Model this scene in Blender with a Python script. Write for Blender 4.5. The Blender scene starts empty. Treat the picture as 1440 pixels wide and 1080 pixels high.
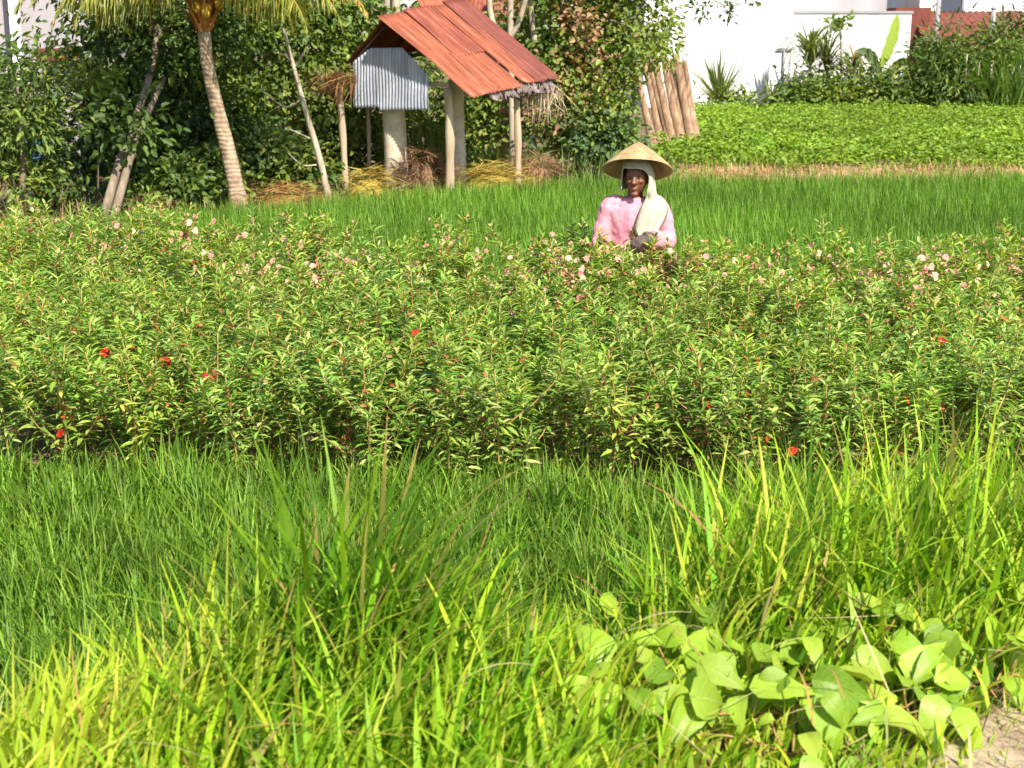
import bpy, bmesh, math, random
import numpy as np
from mathutils import Vector, Matrix, Quaternion, noise as mnoise

random.seed(7)
rng = np.random.default_rng(7)
S = bpy.context.scene
COL = S.collection
rad = math.radians

# ------------------------------------------------------------------ camera
CAM_H = 2.04
PITCH = rad(13.3)
cam_d = bpy.data.cameras.new('camera')
cam = bpy.data.objects.new('camera', cam_d)
COL.objects.link(cam)
cam.location = (0, 0, CAM_H)
cam.rotation_euler = (math.pi / 2 - PITCH, 0, 0)
cam_d.sensor_width = 36.0
cam_d.lens = 50.0
cam_d.clip_end = 2000
cam_d.clip_start = 0.05
cam_d.dof.use_dof = True
cam_d.dof.focus_distance = 7.6
cam_d.dof.aperture_fstop = 6.3
S.camera = cam

# ------------------------------------------------------------------ light
SUN_EL, SUN_AZ = rad(46), (0.47, -0.88)
n_ = math.hypot(*SUN_AZ)
TO_SUN = Vector((SUN_AZ[0] / n_ * math.cos(SUN_EL), SUN_AZ[1] / n_ * math.cos(SUN_EL), math.sin(SUN_EL)))
world = bpy.data.worlds.new('World')
S.world = world
world.use_nodes = True
wn = world.node_tree.nodes
wl = world.node_tree.links
sky = wn.new('ShaderNodeTexSky')
sky.sky_type = 'NISHITA'
sky.sun_disc = False
sky.sun_elevation = SUN_EL
sky.sun_rotation = math.atan2(TO_SUN.x, TO_SUN.y)
bg = wn['Background']
bg.inputs['Strength'].default_value = 0.10
wl.new(sky.outputs[0], bg.inputs['Color'])
sun_d = bpy.data.lights.new('sun', 'SUN')
sun_d.energy = 4.6
sun_d.angle = rad(0.5)
sun_d.color = (1.0, 0.93, 0.80)
sun = bpy.data.objects.new('sun', sun_d)
COL.objects.link(sun)
sun.rotation_euler = TO_SUN.to_track_quat('Z', 'Y').to_euler()
sun.location = (6, -8, 12)
S.view_settings.view_transform = 'Standard'
S.view_settings.look = 'None'
S.view_settings.gamma = 1.0
S.view_settings.exposure = 1.05
S.cycles.max_bounces = 8
S.cycles.diffuse_bounces = 3
S.cycles.glossy_bounces = 2
S.cycles.transmission_bounces = 3
S.cycles.use_denoising = True

# ------------------------------------------------------------------ layout helper
CP, SP = math.cos(PITCH), math.sin(PITCH)


def P(u, v, Y):
    """A spot of the place at distance Y, measured from the photograph (1440 x 1080)."""
    y = (540 - v) / 2000.0
    x = (u - 720) / 2000.0
    t = Y / (CP + y * SP)
    return Vector((x * t, Y, CAM_H + (y * CP - SP) * t))


# ------------------------------------------------------------------ mesh helpers
def link(o, parent=None):
    COL.objects.link(o)
    if parent is not None:
        o.parent = parent
    return o


def tag(o, label=None, cat=None, group=None, kind=None):
    if label: o['label'] = label
    if cat: o['category'] = cat
    if group: o['group'] = group
    if kind: o['kind'] = kind
    return o


def thing(name, label, cat, loc=(0, 0, 0), group=None, rotz=0.0):
    o = bpy.data.objects.new(name, None)
    o.empty_display_size = 0.1
    link(o)
    o.location = loc
    o.rotation_euler = (0, 0, rotz)
    return tag(o, label, cat, group)


def npmesh(name, V, Fq, cols=None, uv=None, smooth=False, mats=()):
    V = np.asarray(V, dtype=np.float32).reshape(-1, 3)
    Fq = np.asarray(Fq, dtype=np.int32)
    k = Fq.shape[1]
    me = bpy.data.meshes.new(name)
    me.vertices.add(len(V))
    me.vertices.foreach_set('co', V.ravel())
    me.loops.add(Fq.size)
    me.loops.foreach_set('vertex_index', Fq.ravel())
    me.polygons.add(len(Fq))
    me.polygons.foreach_set('loop_start', np.arange(0, Fq.size, k, dtype=np.int32))
    me.polygons.foreach_set('loop_total', np.full(len(Fq), k, dtype=np.int32))
    if smooth:
        me.polygons.foreach_set('use_smooth', np.ones(len(Fq), dtype=bool))
    if cols is not None:
        a = me.color_attributes.new('tint', 'FLOAT_COLOR', 'POINT')
        c = np.ones((len(V), 4), dtype=np.float32)
        c[:, :3] = np.clip(cols, 0, 1)
        a.data.foreach_set('color', c.ravel())
    if uv is not None:
        l = me.uv_layers.new(name='UVMap')
        l.data.foreach_set('uv', np.asarray(uv, dtype=np.float32)[Fq.ravel()].ravel())
    me.update(calc_edges=True)
    for m in mats:
        me.materials.append(m)
    return me


def mobj(name, me, parent=None, loc=None):
    o = bpy.data.objects.new(name, me)
    link(o, parent)
    if loc is not None: o.location = loc
    return o


class MB:
    """Collects tubes, boxes and lofts for ONE mesh object."""
    def __init__(s):
        s.v, s.f = [], []

    def add(s, v, f):
        b = len(s.v)
        s.v += [tuple(p) for p in v]
        s.f += [tuple(i + b for i in q) for q in f]

    def tube(s, pts, radii, n=8, caps=True, wob=0.0, flat=1.0):
        pts = [Vector(p) for p in pts]
        if not hasattr(radii, '__len__'): radii = [radii] * len(pts)
        v, f = [], []
        ref = None
        for i, p in enumerate(pts):
            d = (pts[min(i + 1, len(pts) - 1)] - pts[max(i - 1, 0)])
            d = d.normalized() if d.length > 1e-9 else Vector((0, 0, 1))
            if ref is None:
                ref = d.cross(Vector((0.13, 0.97, 0.2)))
                if ref.length < 0.1: ref = d.cross(Vector((1, 0, 0)))
            ref = (ref - d * ref.dot(d)).normalized()
            b = d.cross(ref)
            for k in range(n):
                a = 2 * math.pi * k / n
                r = radii[i] * (1 + wob * random.uniform(-1, 1))
                v.append(p + ref * (r * math.cos(a)) + b * (r * flat * math.sin(a)))
        for i in range(len(pts) - 1):
            for k in range(n):
                f.append((i * n + k, i * n + (k + 1) % n, (i + 1) * n + (k + 1) % n, (i + 1) * n + k))
        if caps:
            f.append(tuple(range(n - 1, -1, -1)))
            f.append(tuple(range((len(pts) - 1) * n, len(pts) * n)))
        s.add(v, f)

    def rings(s, rings, n=20):
        """rings: (centre, rx, ry) horizontal ellipses, bottom to top."""
        v, f = [], []
        for c, rx, ry in rings:
            for k in range(n):
                a = 2 * math.pi * k / n
                v.append((c[0] + rx * math.cos(a), c[1] + ry * math.sin(a), c[2]))
        m = len(rings)
        for i in range(m - 1):
            for k in range(n):
                f.append((i * n + k, i * n + (k + 1) % n, (i + 1) * n + (k + 1) % n, (i + 1) * n + k))
        f.append(tuple(range(n - 1, -1, -1)))
        f.append(tuple(range((m - 1) * n, m * n)))
        s.add(v, f)

    def box(s, lo, hi, M=None):
        x0, y0, z0 = lo; x1, y1, z1 = hi
        v = [Vector(p) for p in ((x0, y0, z0), (x1, y0, z0), (x1, y1, z0), (x0, y1, z0), (x0, y0, z1), (x1, y0, z1), (x1, y1, z1), (x0, y1, z1))]
        if M is not None: v = [M @ p for p in v]
        s.add(v, [(0, 3, 2, 1), (4, 5, 6, 7), (0, 1, 5, 4), (1, 2, 6, 5), (2, 3, 7, 6), (3, 0, 4, 7)])

    def ell(s, c, r, seg=14, M=None):
        v, f = [], []
        rows = seg // 2
        for i in range(1, rows):
            ph = math.pi * i / rows
            for k in range(seg):
                a = 2 * math.pi * k / seg
                v.append(Vector((r[0] * math.sin(ph) * math.cos(a), r[1] * math.sin(ph) * math.sin(a), r[2] * math.cos(ph))))
        t, b = len(v), len(v) + 1
        v += [Vector((0, 0, r[2])), Vector((0, 0, -r[2]))]
        for i in range(rows - 2):
            for k in range(seg):
                f.append((i * seg + k, (i + 1) * seg + k, (i + 1) * seg + (k + 1) % seg, i * seg + (k + 1) % seg))
        for k in range(seg):
            f.append((t, k, (k + 1) % seg))
            f.append((b, (rows - 2) * seg + (k + 1) % seg, (rows - 2) * seg + k))
        if M is not None: v = [M @ p for p in v]
        s.add([p + Vector(c) for p in v], f)

    def build(s, name, mat, parent=None, smooth=True, loc=None):
        me = bpy.data.meshes.new(name)
        me.from_pydata([tuple(p) for p in s.v], [], s.f)
        me.update()
        if smooth:
            me.polygons.foreach_set('use_smooth', [True] * len(me.polygons))
        if mat: me.materials.append(mat)
        return mobj(name, me, parent, loc)


# ------------------------------------------------------------------ materials
def mat(name):
    m = bpy.data.materials.new(name)
    m.use_nodes = True
    return m, m.node_tree.nodes, m.node_tree.links, m.node_tree.nodes['Principled BSDF']


def foliage_mat(name, trans=0.35, rough=0.5, spec=0.35, tgain=(1.25, 1.25, 0.35), vein=False):
    m, N, L, pr = mat(name)
    out = N['Material Output']
    at = N.new('ShaderNodeAttribute'); at.attribute_name = 'tint'
    no = N.new('ShaderNodeTexNoise'); no.inputs['Scale'].default_value = 14; no.inputs['Detail'].default_value = 3
    tc = N.new('ShaderNodeTexCoord'); L.new(tc.outputs['Object'], no.inputs['Vector'])
    mr = N.new('ShaderNodeMapRange'); mr.inputs['To Min'].default_value = 0.75; mr.inputs['To Max'].default_value = 1.25
    L.new(no.outputs['Fac'], mr.inputs['Value'])
    mul = N.new('ShaderNodeVectorMath'); mul.operation = 'SCALE'
    L.new(at.outputs['Color'], mul.inputs[0]); L.new(mr.outputs[0], mul.inputs['Scale'])
    col = mul.outputs[0]
    if vein:
        uv = N.new('ShaderNodeUVMap')
        sx = N.new('ShaderNodeSeparateXYZ'); L.new(uv.outputs[0], sx.inputs[0])
        def M(op, a, b=None):
            n = N.new('ShaderNodeMath'); n.operation = op
            for i, x in enumerate((a, b)):
                if x is None: continue
                if isinstance(x, (int, float)): n.inputs[i].default_value = x
                else: L.new(x, n.inputs[i])
            return n.outputs[0]
        au = M('ABSOLUTE', sx.outputs[0])
        mid = M('LESS_THAN', au, 0.035)
        ph = M('FRACT', M('MULTIPLY', M('SUBTRACT', sx.outputs[1], M('MULTIPLY', au, 0.35)), 6.5))
        side = M('LESS_THAN', ph, 0.09)
        fac = M('MULTIPLY', M('MAXIMUM', mid, side), 0.45)
        mx = N.new('ShaderNodeMix'); mx.data_type = 'RGBA'
        L.new(fac, mx.inputs['Factor']); L.new(col, mx.inputs['A'])
        mx.inputs['B'].default_value = (0.40, 0.50, 0.16, 1)
        col = mx.outputs['Result']
        bp = N.new('ShaderNodeBump'); bp.inputs['Strength'].default_value = 0.5; bp.inputs['Distance'].default_value = 0.004
        L.new(ph, bp.inputs['Height']); L.new(bp.outputs[0], pr.inputs['Normal'])
    L.new(col, pr.inputs['Base Color'])
    pr.inputs['Roughness'].default_value = rough
    pr.inputs['Specular IOR Level'].default_value = spec
    tr = N.new('ShaderNodeBsdfTranslucent')
    tm = N.new('ShaderNodeVectorMath'); tm.operation = 'MULTIPLY'
    L.new(col, tm.inputs[0]); tm.inputs[1].default_value = tgain
    L.new(tm.outputs[0], tr.inputs['Color'])
    mx = N.new('ShaderNodeMixShader'); mx.inputs[0].default_value = trans
    L.new(pr.outputs[0], mx.inputs[1]); L.new(tr.outputs[0], mx.inputs[2])
    L.new(mx.outputs[0], out.inputs['Surface'])
    return m


def noisy_mat(name, stops, scale=8.0, rough=0.8, bump=0.3, bdist=0.01, stretch=(1, 1, 1), detail=6, spec=0.25, metal=0.0, rings=None):
    """Colour ramp over stretched noise, plus bump; rings = (scale, strength) adds horizontal banding bump (palm scars)."""
    m, N, L, pr = mat(name)
    tc = N.new('ShaderNodeTexCoord')
    mp = N.new('ShaderNodeMapping'); mp.inputs['Scale'].default_value = stretch
    L.new(tc.outputs['Object'], mp.inputs['Vector'])
    no = N.new('ShaderNodeTexNoise'); no.inputs['Scale'].default_value = scale; no.inputs['Detail'].default_value = detail
    no.inputs['Roughness'].default_value = 0.65
    L.new(mp.outputs[0], no.inputs['Vector'])
    cr = N.new('ShaderNodeValToRGB')
    e = cr.color_ramp.elements
    while len(e) < len(stops): e.new(0.5)
    for i, (p, c) in enumerate(stops):
        e[i].position = p; e[i].color = (*c, 1)
    L.new(no.outputs['Fac'], cr.inputs['Fac'])
    L.new(cr.outputs['Color'], pr.inputs['Base Color'])
    h = no.outputs['Fac']
    if rings:
        wv = N.new('ShaderNodeTexWave'); wv.wave_type = 'BANDS'; wv.bands_direction = 'Z'
        wv.inputs['Scale'].default_value = rings[0]; wv.inputs['Distortion'].default_value = 5.0; wv.inputs['Detail'].default_value = 2
        L.new(tc.outputs['Object'], wv.inputs['Vector'])
        mm = N.new('ShaderNodeMath'); mm.operation = 'MULTIPLY_ADD'
        L.new(wv.outputs['Fac'], mm.inputs[0]); mm.inputs[1].default_value = rings[1]; L.new(h, mm.inputs[2])
        h = mm.outputs[0]
        mx = N.new('ShaderNodeMix'); mx.data_type = 'RGBA'; mx.blend_type = 'MULTIPLY'
        mx.inputs['Factor'].default_value = 0.16
        cr2 = N.new('ShaderNodeValToRGB'); cr2.color_ramp.elements[0].color = (0.35, 0.3, 0.25, 1); cr2.color_ramp.elements[0].position = 0.05
        cr2.color_ramp.elements[1].position = 0.35
        L.new(wv.outputs['Fac'], cr2.inputs['Fac'])
        L.new(cr.outputs['Color'], mx.inputs['A']); L.new(cr2.outputs['Color'], mx.inputs['B'])
        L.new(mx.outputs['Result'], pr.inputs['Base Color'])
    b = N.new('ShaderNodeBump'); b.inputs['Strength'].default_value = bump; b.inputs['Distance'].default_value = bdist
    L.new(h, b.inputs['Height']); L.new(b.outputs[0], pr.inputs['Normal'])
    pr.inputs['Roughness'].default_value = rough
    pr.inputs['Specular IOR Level'].default_value = spec
    pr.inputs['Metallic'].default_value = metal
    return m


M_LEAF = foliage_mat('leaf')
M_GRASS = foliage_mat('grass_blade', trans=0.42, rough=0.5, spec=0.22)
M_BALSAM = foliage_mat('balsam_leaf', trans=0.30, rough=0.42, spec=0.4)
M_BROAD = foliage_mat('broad_leaf', trans=0.35, rough=0.45, spec=0.4, vein=True)
M_PETAL = foliage_mat('petal', trans=0.35, rough=0.6, spec=0.2, tgain=(1.2, 0.9, 0.9))
M_DRY = foliage_mat('dry_straw', trans=0.2, rough=0.8, spec=0.15, tgain=(1, 0.95, 0.8))
M_BARK = noisy_mat('bark', [(0.3, (0.10, 0.075, 0.05)), (0.7, (0.30, 0.24, 0.17))], 9, stretch=(1, 1, 0.25), bump=0.6)
M_PALE_BARK = noisy_mat('pale_bark', [(0.3, (0.24, 0.19, 0.13)), (0.7, (0.52, 0.45, 0.34))], 12, stretch=(1, 1, 0.35), bump=0.4)
M_PALM_BARK = noisy_mat('palm_bark', [(0.30, (0.13, 0.085, 0.055)), (0.48, (0.33, 0.235, 0.15)), (0.72, (0.55, 0.45, 0.33))], 8, stretch=(1, 1, 0.8), detail=10, bump=0.7, bdist=0.02, rings=(5.5, 0.35))
M_WOOD = noisy_mat('weathered_pole', [(0.3, (0.28, 0.20, 0.13)), (0.7, (0.52, 0.42, 0.29))], 10, stretch=(1, 1, 0.12), bump=0.5)
M_BAMBOO = noisy_mat('bamboo_pole', [(0.3, (0.09, 0.05, 0.03)), (0.48, (0.24, 0.145, 0.085)), (0.7, (0.42, 0.31, 0.20))], 14, stretch=(1, 1, 0.06), bump=0.5)
M_CONC = noisy_mat('plastered_pillar', [(0.2, (0.28, 0.21, 0.13)), (0.5, (0.55, 0.48, 0.36)), (0.8, (0.70, 0.64, 0.52))], 7, bump=0.35, detail=8)
M_WHITE = noisy_mat('white_plaster', [(0.25, (0.50, 0.47, 0.46)), (0.42, (0.72, 0.71, 0.70)), (0.7, (0.82, 0.81, 0.80))], 1.3, stretch=(1, 1, .35), bump=0.1, rough=0.9, detail=9)
M_GREYWALL = noisy_mat('grey_plaster', [(0.2, (0.26, 0.24, 0.255)), (0.7, (0.34, 0.32, 0.33))], 1.5, stretch=(1, 1, 0.3), bump=0.08, rough=0.9)
M_LILAC = noisy_mat('weathered_house_plaster', [(0.2, (0.30, 0.27, 0.285)), (0.7, (0.42, 0.38, 0.385))], 2.0, bump=0.1, rough=0.9)
M_TILE = noisy_mat('terracotta', [(0.25, (0.11, 0.030, 0.022)), (0.7, (0.18, 0.055, 0.038))], 5, bump=0.4)
M_DARK = noisy_mat('dark_timber', [(0.3, (0.05, 0.035, 0.025)), (0.7, (0.11, 0.08, 0.055))], 8, stretch=(1, 1, 0.2))
M_BRICK = noisy_mat('old_brick', [(0.3, (0.26, 0.10, 0.065)), (0.7, (0.42, 0.20, 0.13))], 14, bump=0.5)
M_BLUE = noisy_mat('blue_tarpaulin', [(0.3, (0.05, 0.12, 0.30)), (0.7, (0.10, 0.20, 0.42))], 6, rough=0.45, bump=0.3)


def rust_mat(name, stops, seed):
    m, N, L, pr = mat(name)
    tc = N.new('ShaderNodeTexCoord')
    mp = N.new('ShaderNodeMapping'); mp.inputs['Scale'].default_value = (7.0, 0.8, 1.0); mp.inputs['Location'].default_value = (seed, seed * 1.7, 0)
    L.new(tc.outputs['Object'], mp.inputs['Vector'])
    no = N.new('ShaderNodeTexNoise'); no.inputs['Scale'].default_value = 1.6; no.inputs['Detail'].default_value = 7; no.inputs['Roughness'].default_value = 0.6
    L.new(mp.outputs[0], no.inputs['Vector'])
    cr = N.new('ShaderNodeValToRGB'); e = cr.color_ramp.elements
    while len(e) < len(stops): e.new(0.5)
    for i, (p, c) in enumerate(stops): e[i].position = p; e[i].color = (*c, 1)
    L.new(no.outputs['Fac'], cr.inputs['Fac'])
    n2 = N.new('ShaderNodeTexNoise'); n2.inputs['Scale'].default_value = 5.5; n2.inputs['Detail'].default_value = 9; n2.inputs['Roughness'].default_value = .7
    L.new(tc.outputs['Object'], n2.inputs['Vector'])
    mx = N.new('ShaderNodeMix'); mx.data_type = 'RGBA'; mx.blend_type = 'MULTIPLY'; mx.inputs['Factor'].default_value = 0.75
    mr = N.new('ShaderNodeMapRange'); mr.inputs['To Min'].default_value = 0.35; mr.inputs['To Max'].default_value = 1.35
    L.new(n2.outputs['Fac'], mr.inputs['Value'])
    L.new(cr.outputs['Color'], mx.inputs['A']); L.new(mr.outputs[0], mx.inputs['B'])
    L.new(mx.outputs['Result'], pr.inputs['Base Color'])
    b = N.new('ShaderNodeBump'); b.inputs['Strength'].default_value = 0.3; b.inputs['Distance'].default_value = 0.004
    L.new(n2.outputs['Fac'], b.inputs['Height']); L.new(b.outputs[0], pr.inputs['Normal'])
    pr.inputs['Roughness'].default_value = 0.7
    pr.inputs['Metallic'].default_value = 0.15
    return m


RUST_A = rust_mat('rust_orange', [(0.32, (0.19, 0.045, 0.02)), (0.5, (0.31, 0.085, 0.038)), (0.62, (0.37, 0.13, 0.066)), (0.74, (0.52, 0.32, 0.23))], 0.3)
RUST_B = rust_mat('rust_red', [(0.32, (0.16, 0.038, 0.02)), (0.5, (0.27, 0.065, 0.035)), (0.64, (0.36, 0.115, 0.065)), (0.76, (0.48, 0.27, 0.2))], 4.1)
RUST_C = rust_mat('rust_maroon', [(0.32, (0.14, 0.038, 0.026)), (0.6, (0.23, 0.06, 0.04)), (0.8, (0.34, 0.13, 0.09))], 8.2)
M_GALV = rust_mat('galvanised_sheet', [(0.25, (0.26, 0.27, 0.31)), (0.5, (0.42, 0.45, 0.52)), (0.8, (0.55, 0.57, 0.62))], 2.2)
M_TORN = rust_mat('torn_galvanised_edge', [(0.35, (0.08, 0.05, 0.04)), (0.52, (0.22, 0.17, 0.155)), (0.75, (0.40, 0.36, 0.35))], 6.2)

# ------------------------------------------------------------------ vegetation builders (numpy)
def jitter_cols(base, n, dv=0.25, dh=0.12):
    base = np.asarray(base, dtype=np.float64)
    if base.ndim == 1: base = base[None, :]
    c = base[rng.integers(0, len(base), n)].copy()
    c *= (1 + rng.uniform(-dv, dv, (n, 1)))
    c[:, 0] *= 1 + rng.uniform(-dh, dh * 1.6, n)
    c[:, 2] *= 1 + rng.uniform(-dh * 2, dh * 2, n)
    return c


def blades_arrays(base, H, W, az, lean, curve, nseg, col, tip=None, face=None):
    n = len(H)
    t = np.linspace(0, 1, nseg + 1)
    d = np.stack([np.cos(az), np.sin(az), np.zeros(n)], 1)
    fa = az + np.pi / 2 if face is None else face
    w = np.stack([np.cos(fa), np.sin(fa), np.zeros(n)], 1)
    p = np.array(base, dtype=np.float64)
    V = np.zeros((n, nseg + 1, 2, 3))
    C = np.zeros((n, nseg + 1, 2, 3))
    tip = col if tip is None else tip
    for i in range(nseg + 1):
        ti = t[i]
        wi = W * max(0.04, (1 - ti ** 2.2)) * (0.6 + 0.4 * min(1, ti * 4))
        V[:, i, 0] = p - w * wi[:, None] / 2
        V[:, i, 1] = p + w * wi[:, None] / 2
        k = max(0, (ti - 0.35) / 0.65) ** 1.5
        C[:, i, :, :] = (col * (1 - k) + tip * k)[:, None, :]
        if i < nseg:
            th = lean + curve * ((i + 0.5) / nseg) ** 1.4
            st = (H / nseg)[:, None]
            p = p + st * (np.sin(th)[:, None] * d + np.cos(th)[:, None] * np.array([0, 0, 1.0]))
    idx = np.arange(n * (nseg + 1) * 2).reshape(n, nseg + 1, 2)
    F = np.stack([idx[:, :-1, 0], idx[:, :-1, 1], idx[:, 1:, 1], idx[:, 1:, 0]], -1).reshape(-1, 4)
    return V.reshape(-1, 3), F, C.reshape(-1, 3)


def merge(parts):
    V, F, C, b = [], [], [], 0
    for v, f, c in parts:
        V.append(v); F.append(f + b); C.append(c); b += len(v)
    return np.concatenate(V), np.concatenate(F), np.concatenate(C)


def norm(a):
    return a / np.maximum(np.linalg.norm(a, axis=1, keepdims=True), 1e-9)


def leaves_arrays(pos, axis, nrm, L, W, col, fold=0.25, droop=0.0):
    """Simple ovate leaf: two folded quads."""
    a = norm(axis)
    b = norm(np.cross(nrm, a))
    n = np.cross(a, b)
    L = L[:, None]; W = W[:, None]
    N = len(pos)
    V = np.zeros((N, 6, 3))
    V[:, 0] = pos
    V[:, 1] = pos + a * L * 0.28 + b * W * 0.5 + n * W * fold
    V[:, 2] = pos + a * L * 0.68 + b * W * 0.42 + n * (W * fold - L * droop * 0.45)
    V[:, 3] = pos + a * L - n * L * droop
    V[:, 4] = pos + a * L * 0.68 - b * W * 0.42 + n * (W * fold - L * droop * 0.45)
    V[:, 5] = pos + a * L * 0.28 - b * W * 0.5 + n * W * fold
    i = np.arange(N)[:, None] * 6
    F = np.concatenate([i + np.array([[0, 1, 2, 3]]), i + np.array([[0, 3, 4, 5]])], 0)
    C = np.repeat(col, 6, axis=0)
    return V.reshape(-1, 3), F, C


def lance_arrays(pos, axis, nrm, L, W, col, fold=0.2, droop=0.3, prof=((0, 0.12), (0.3, 1.0), (0.65, 0.8), (1.0, 0.02))):
    """Lance-shaped leaf bent along its length: rows of three vertices."""
    a = norm(axis); b = norm(np.cross(nrm, a)); n = np.cross(a, b)
    N = len(pos)
    R = len(prof)
    V = np.zeros((N, R, 3, 3))
    for r, (t, w) in enumerate(prof):
        mid = pos + a * (L * t * (1 - 0.15 * droop * t))[:, None] - n * (L * droop * t * t)[:, None]
        hw = (W * 0.5 * w)[:, None]
        V[:, r, 1] = mid
        V[:, r, 0] = mid - b * hw + n * hw * fold * 2
        V[:, r, 2] = mid + b * hw + n * hw * fold * 2
    idx = np.arange(N * R * 3).reshape(N, R, 3)
    F = []
    for k in (0, 1):
        F.append(np.stack([idx[:, :-1, k], idx[:, :-1, k + 1], idx[:, 1:, k + 1], idx[:, 1:, k]], -1).reshape(-1, 4))
    return V.reshape(-1, 3), np.concatenate(F), np.repeat(col, R * 3, axis=0)


def crown_arrays(ells, nleaf, L, cols, clump=0.22, per=40, aspect=0.5, droop=0.15, shell=0.45, facing=(0, 0, 0), keep=None):
    """Leaf clumps spread through ellipsoids (centre, radii); leaves look outward from their clump."""
    vol = np.array([e[1][0] * e[1][2] for e in ells]); vol = vol / vol.sum()
    ncl = max(4, nleaf // per)
    which = rng.choice(len(ells), ncl, p=vol)
    u = norm(rng.normal(size=(ncl, 3)))
    r = rng.uniform(shell, 1.0, (ncl, 1)) ** 0.7 * rng.uniform(0.85, 1.12, (ncl, 1))
    cc = np.array([ells[w][0] for w in which]) + u * r * np.array([ells[w][1] for w in which])
    out = u
    m = rng.integers(int(per * 0.4), int(per * 1.6) + 1, ncl)
    rep = np.repeat(np.arange(ncl), m)
    n = len(rep)
    off = rng.normal(size=(n, 3)) * clump * np.array([1, 1, 0.75]) * rng.uniform(0.5, 1.3, (ncl, 1))[rep]
    pos = cc[rep] + off
    pos[:, 2] = np.maximum(pos[:, 2], 0.03)
    if keep is not None:
        k = keep(pos)
        pos, off, rep = pos[k], off[k], rep[k]; n = len(rep)
    ax = norm(off) * 0.8 + out[rep] * 0.5 + rng.normal(size=(n, 3)) * 0.5 + np.array([0, 0, -0.25])
    nr = np.array([0.12, -0.30, 0.8]) + norm(off) * 0.5 + out[rep] * 0.4 + rng.normal(size=(n, 3)) * 0.5 + np.array(facing)
    LL = L * rng.uniform(0.6, 1.3, n)
    cl = jitter_cols(cols, ncl, 0.22, 0.1)[rep] * (1 + rng.uniform(-0.22, 0.22, (n, 1)))
    return leaves_arrays(pos, ax, nr, LL, LL * aspect * rng.uniform(0.8, 1.2, n), cl, droop=droop), cc


def E(u, v, Y, ru, rv, rd):
    p = P(u, v, Y)
    k = Y / 2000.0
    return (np.array(p), np.array((ru * k, rd, rv * k)))


def polyline(pts, n):
    """Smooth Catmull-Rom through pts."""
    pts = [Vector(p) for p in pts]
    out = []
    q = [pts[0] * 2 - pts[1]] + pts + [pts[-1] * 2 - pts[-2]]
    seg = len(pts) - 1
    for i in range(n + 1):
        t = i / n * seg
        k = min(int(t), seg - 1); f = t - k
        a, b, c, d = q[k:k + 4]
        out.append(0.5 * ((2 * b) + (c - a) * f + (2 * a - 5 * b + 4 * c - d) * f * f + (3 * b - a - 3 * c + d) * f ** 3))
    return out


def limb(mb, pts, r0, r1, n=10, sides=8, wob=0.05):
    pl = polyline(pts, n)
    mb.tube(pl, [r0 + (r1 - r0) * (i / n) for i in range(n + 1)], sides, wob=wob)


GREEN_MID = [(0.10, 0.17, 0.028), (0.14, 0.21, 0.035), (0.07, 0.13, 0.025), (0.19, 0.25, 0.05)]
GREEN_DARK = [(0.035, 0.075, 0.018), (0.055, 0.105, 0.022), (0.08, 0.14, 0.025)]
GREEN_LIGHT = [(0.19, 0.26, 0.045), (0.25, 0.31, 0.065), (0.13, 0.20, 0.035)]
DEAD = [(0.34, 0.20, 0.10), (0.42, 0.27, 0.14), (0.26, 0.14, 0.07)]


def tree(name, label, cat, ells, nleaf, L, cols, trunks, clump=0.22, aspect=0.5, group=None, bark=None, limbs=8, shell=0.45, per=40, extra=None, trans=None, part='crown', facing=(0, 0, 0), keep=None):
    """trunks: list of (points, r0, r1)."""
    base = Vector(trunks[0][0][0])
    root = thing(name, label, cat, base, group)
    (V, F, C), cc = crown_arrays(ells, nleaf, L, cols, clump, per, aspect, shell=shell, facing=facing, keep=keep)
    parts = [(V, F, C)]
    if extra:
        for e2, n2, c2 in extra:
            parts.append(crown_arrays(e2, n2, L, c2, clump, per, aspect, shell=shell, facing=facing)[0])
    V, F, C = merge(parts)
    mobj(part, npmesh(part, V - np.array(base), F, C, mats=[M_LEAF]), root)
    for i, (pts, r0, r1) in enumerate(trunks):
        mb = MB()
        pts = [Vector(p) - base for p in pts]
        limb(mb, pts, r0, r1, 12, 9)
        if i == 0 and limbs:
            top = pts[-1]
            for k in rng.choice(len(cc), min(limbs, len(cc)), replace=False):
                tgt = Vector(cc[k]) - base
                s = pts[-1] * 0.6 + pts[max(0, len(pts) - 2)] * 0.4
                mid = s * 0.5 + tgt * 0.5 + Vector((random.uniform(-.1, .1), random.uniform(-.1, .1), random.uniform(0, .15)))
                limb(mb, [s, mid, tgt], r1 * 0.7, 0.006, 8, 5)
        mb.build('trunk' if r0 > 0.012 else 'stem', bark or M_BARK, root)
    return root


# ------------------------------------------------------------------ ground
def verge_edge(x):
    return np.interp(x, [-3, -1.3, -0.75, -0.2, 0.15, 0.7, 1.5, 3], [2.9, 3.0, 3.5, 3.7, 3.72, 4.2, 4.45, 4.6])


def ground_z(x, y):
    x = np.asarray(x, float); y = np.asarray(y, float)
    e = verge_edge(x)
    z = 0.45 * np.clip((e + 0.35 - y) / 0.9, 0, 1) ** 0.8
    # terrace bank at the far right
    z = z + 0.16 * np.clip((y - 21.6) / 1.2, 0, 1) * np.clip((x - 1.2) / 1.5, 0, 1)
    return z


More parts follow.
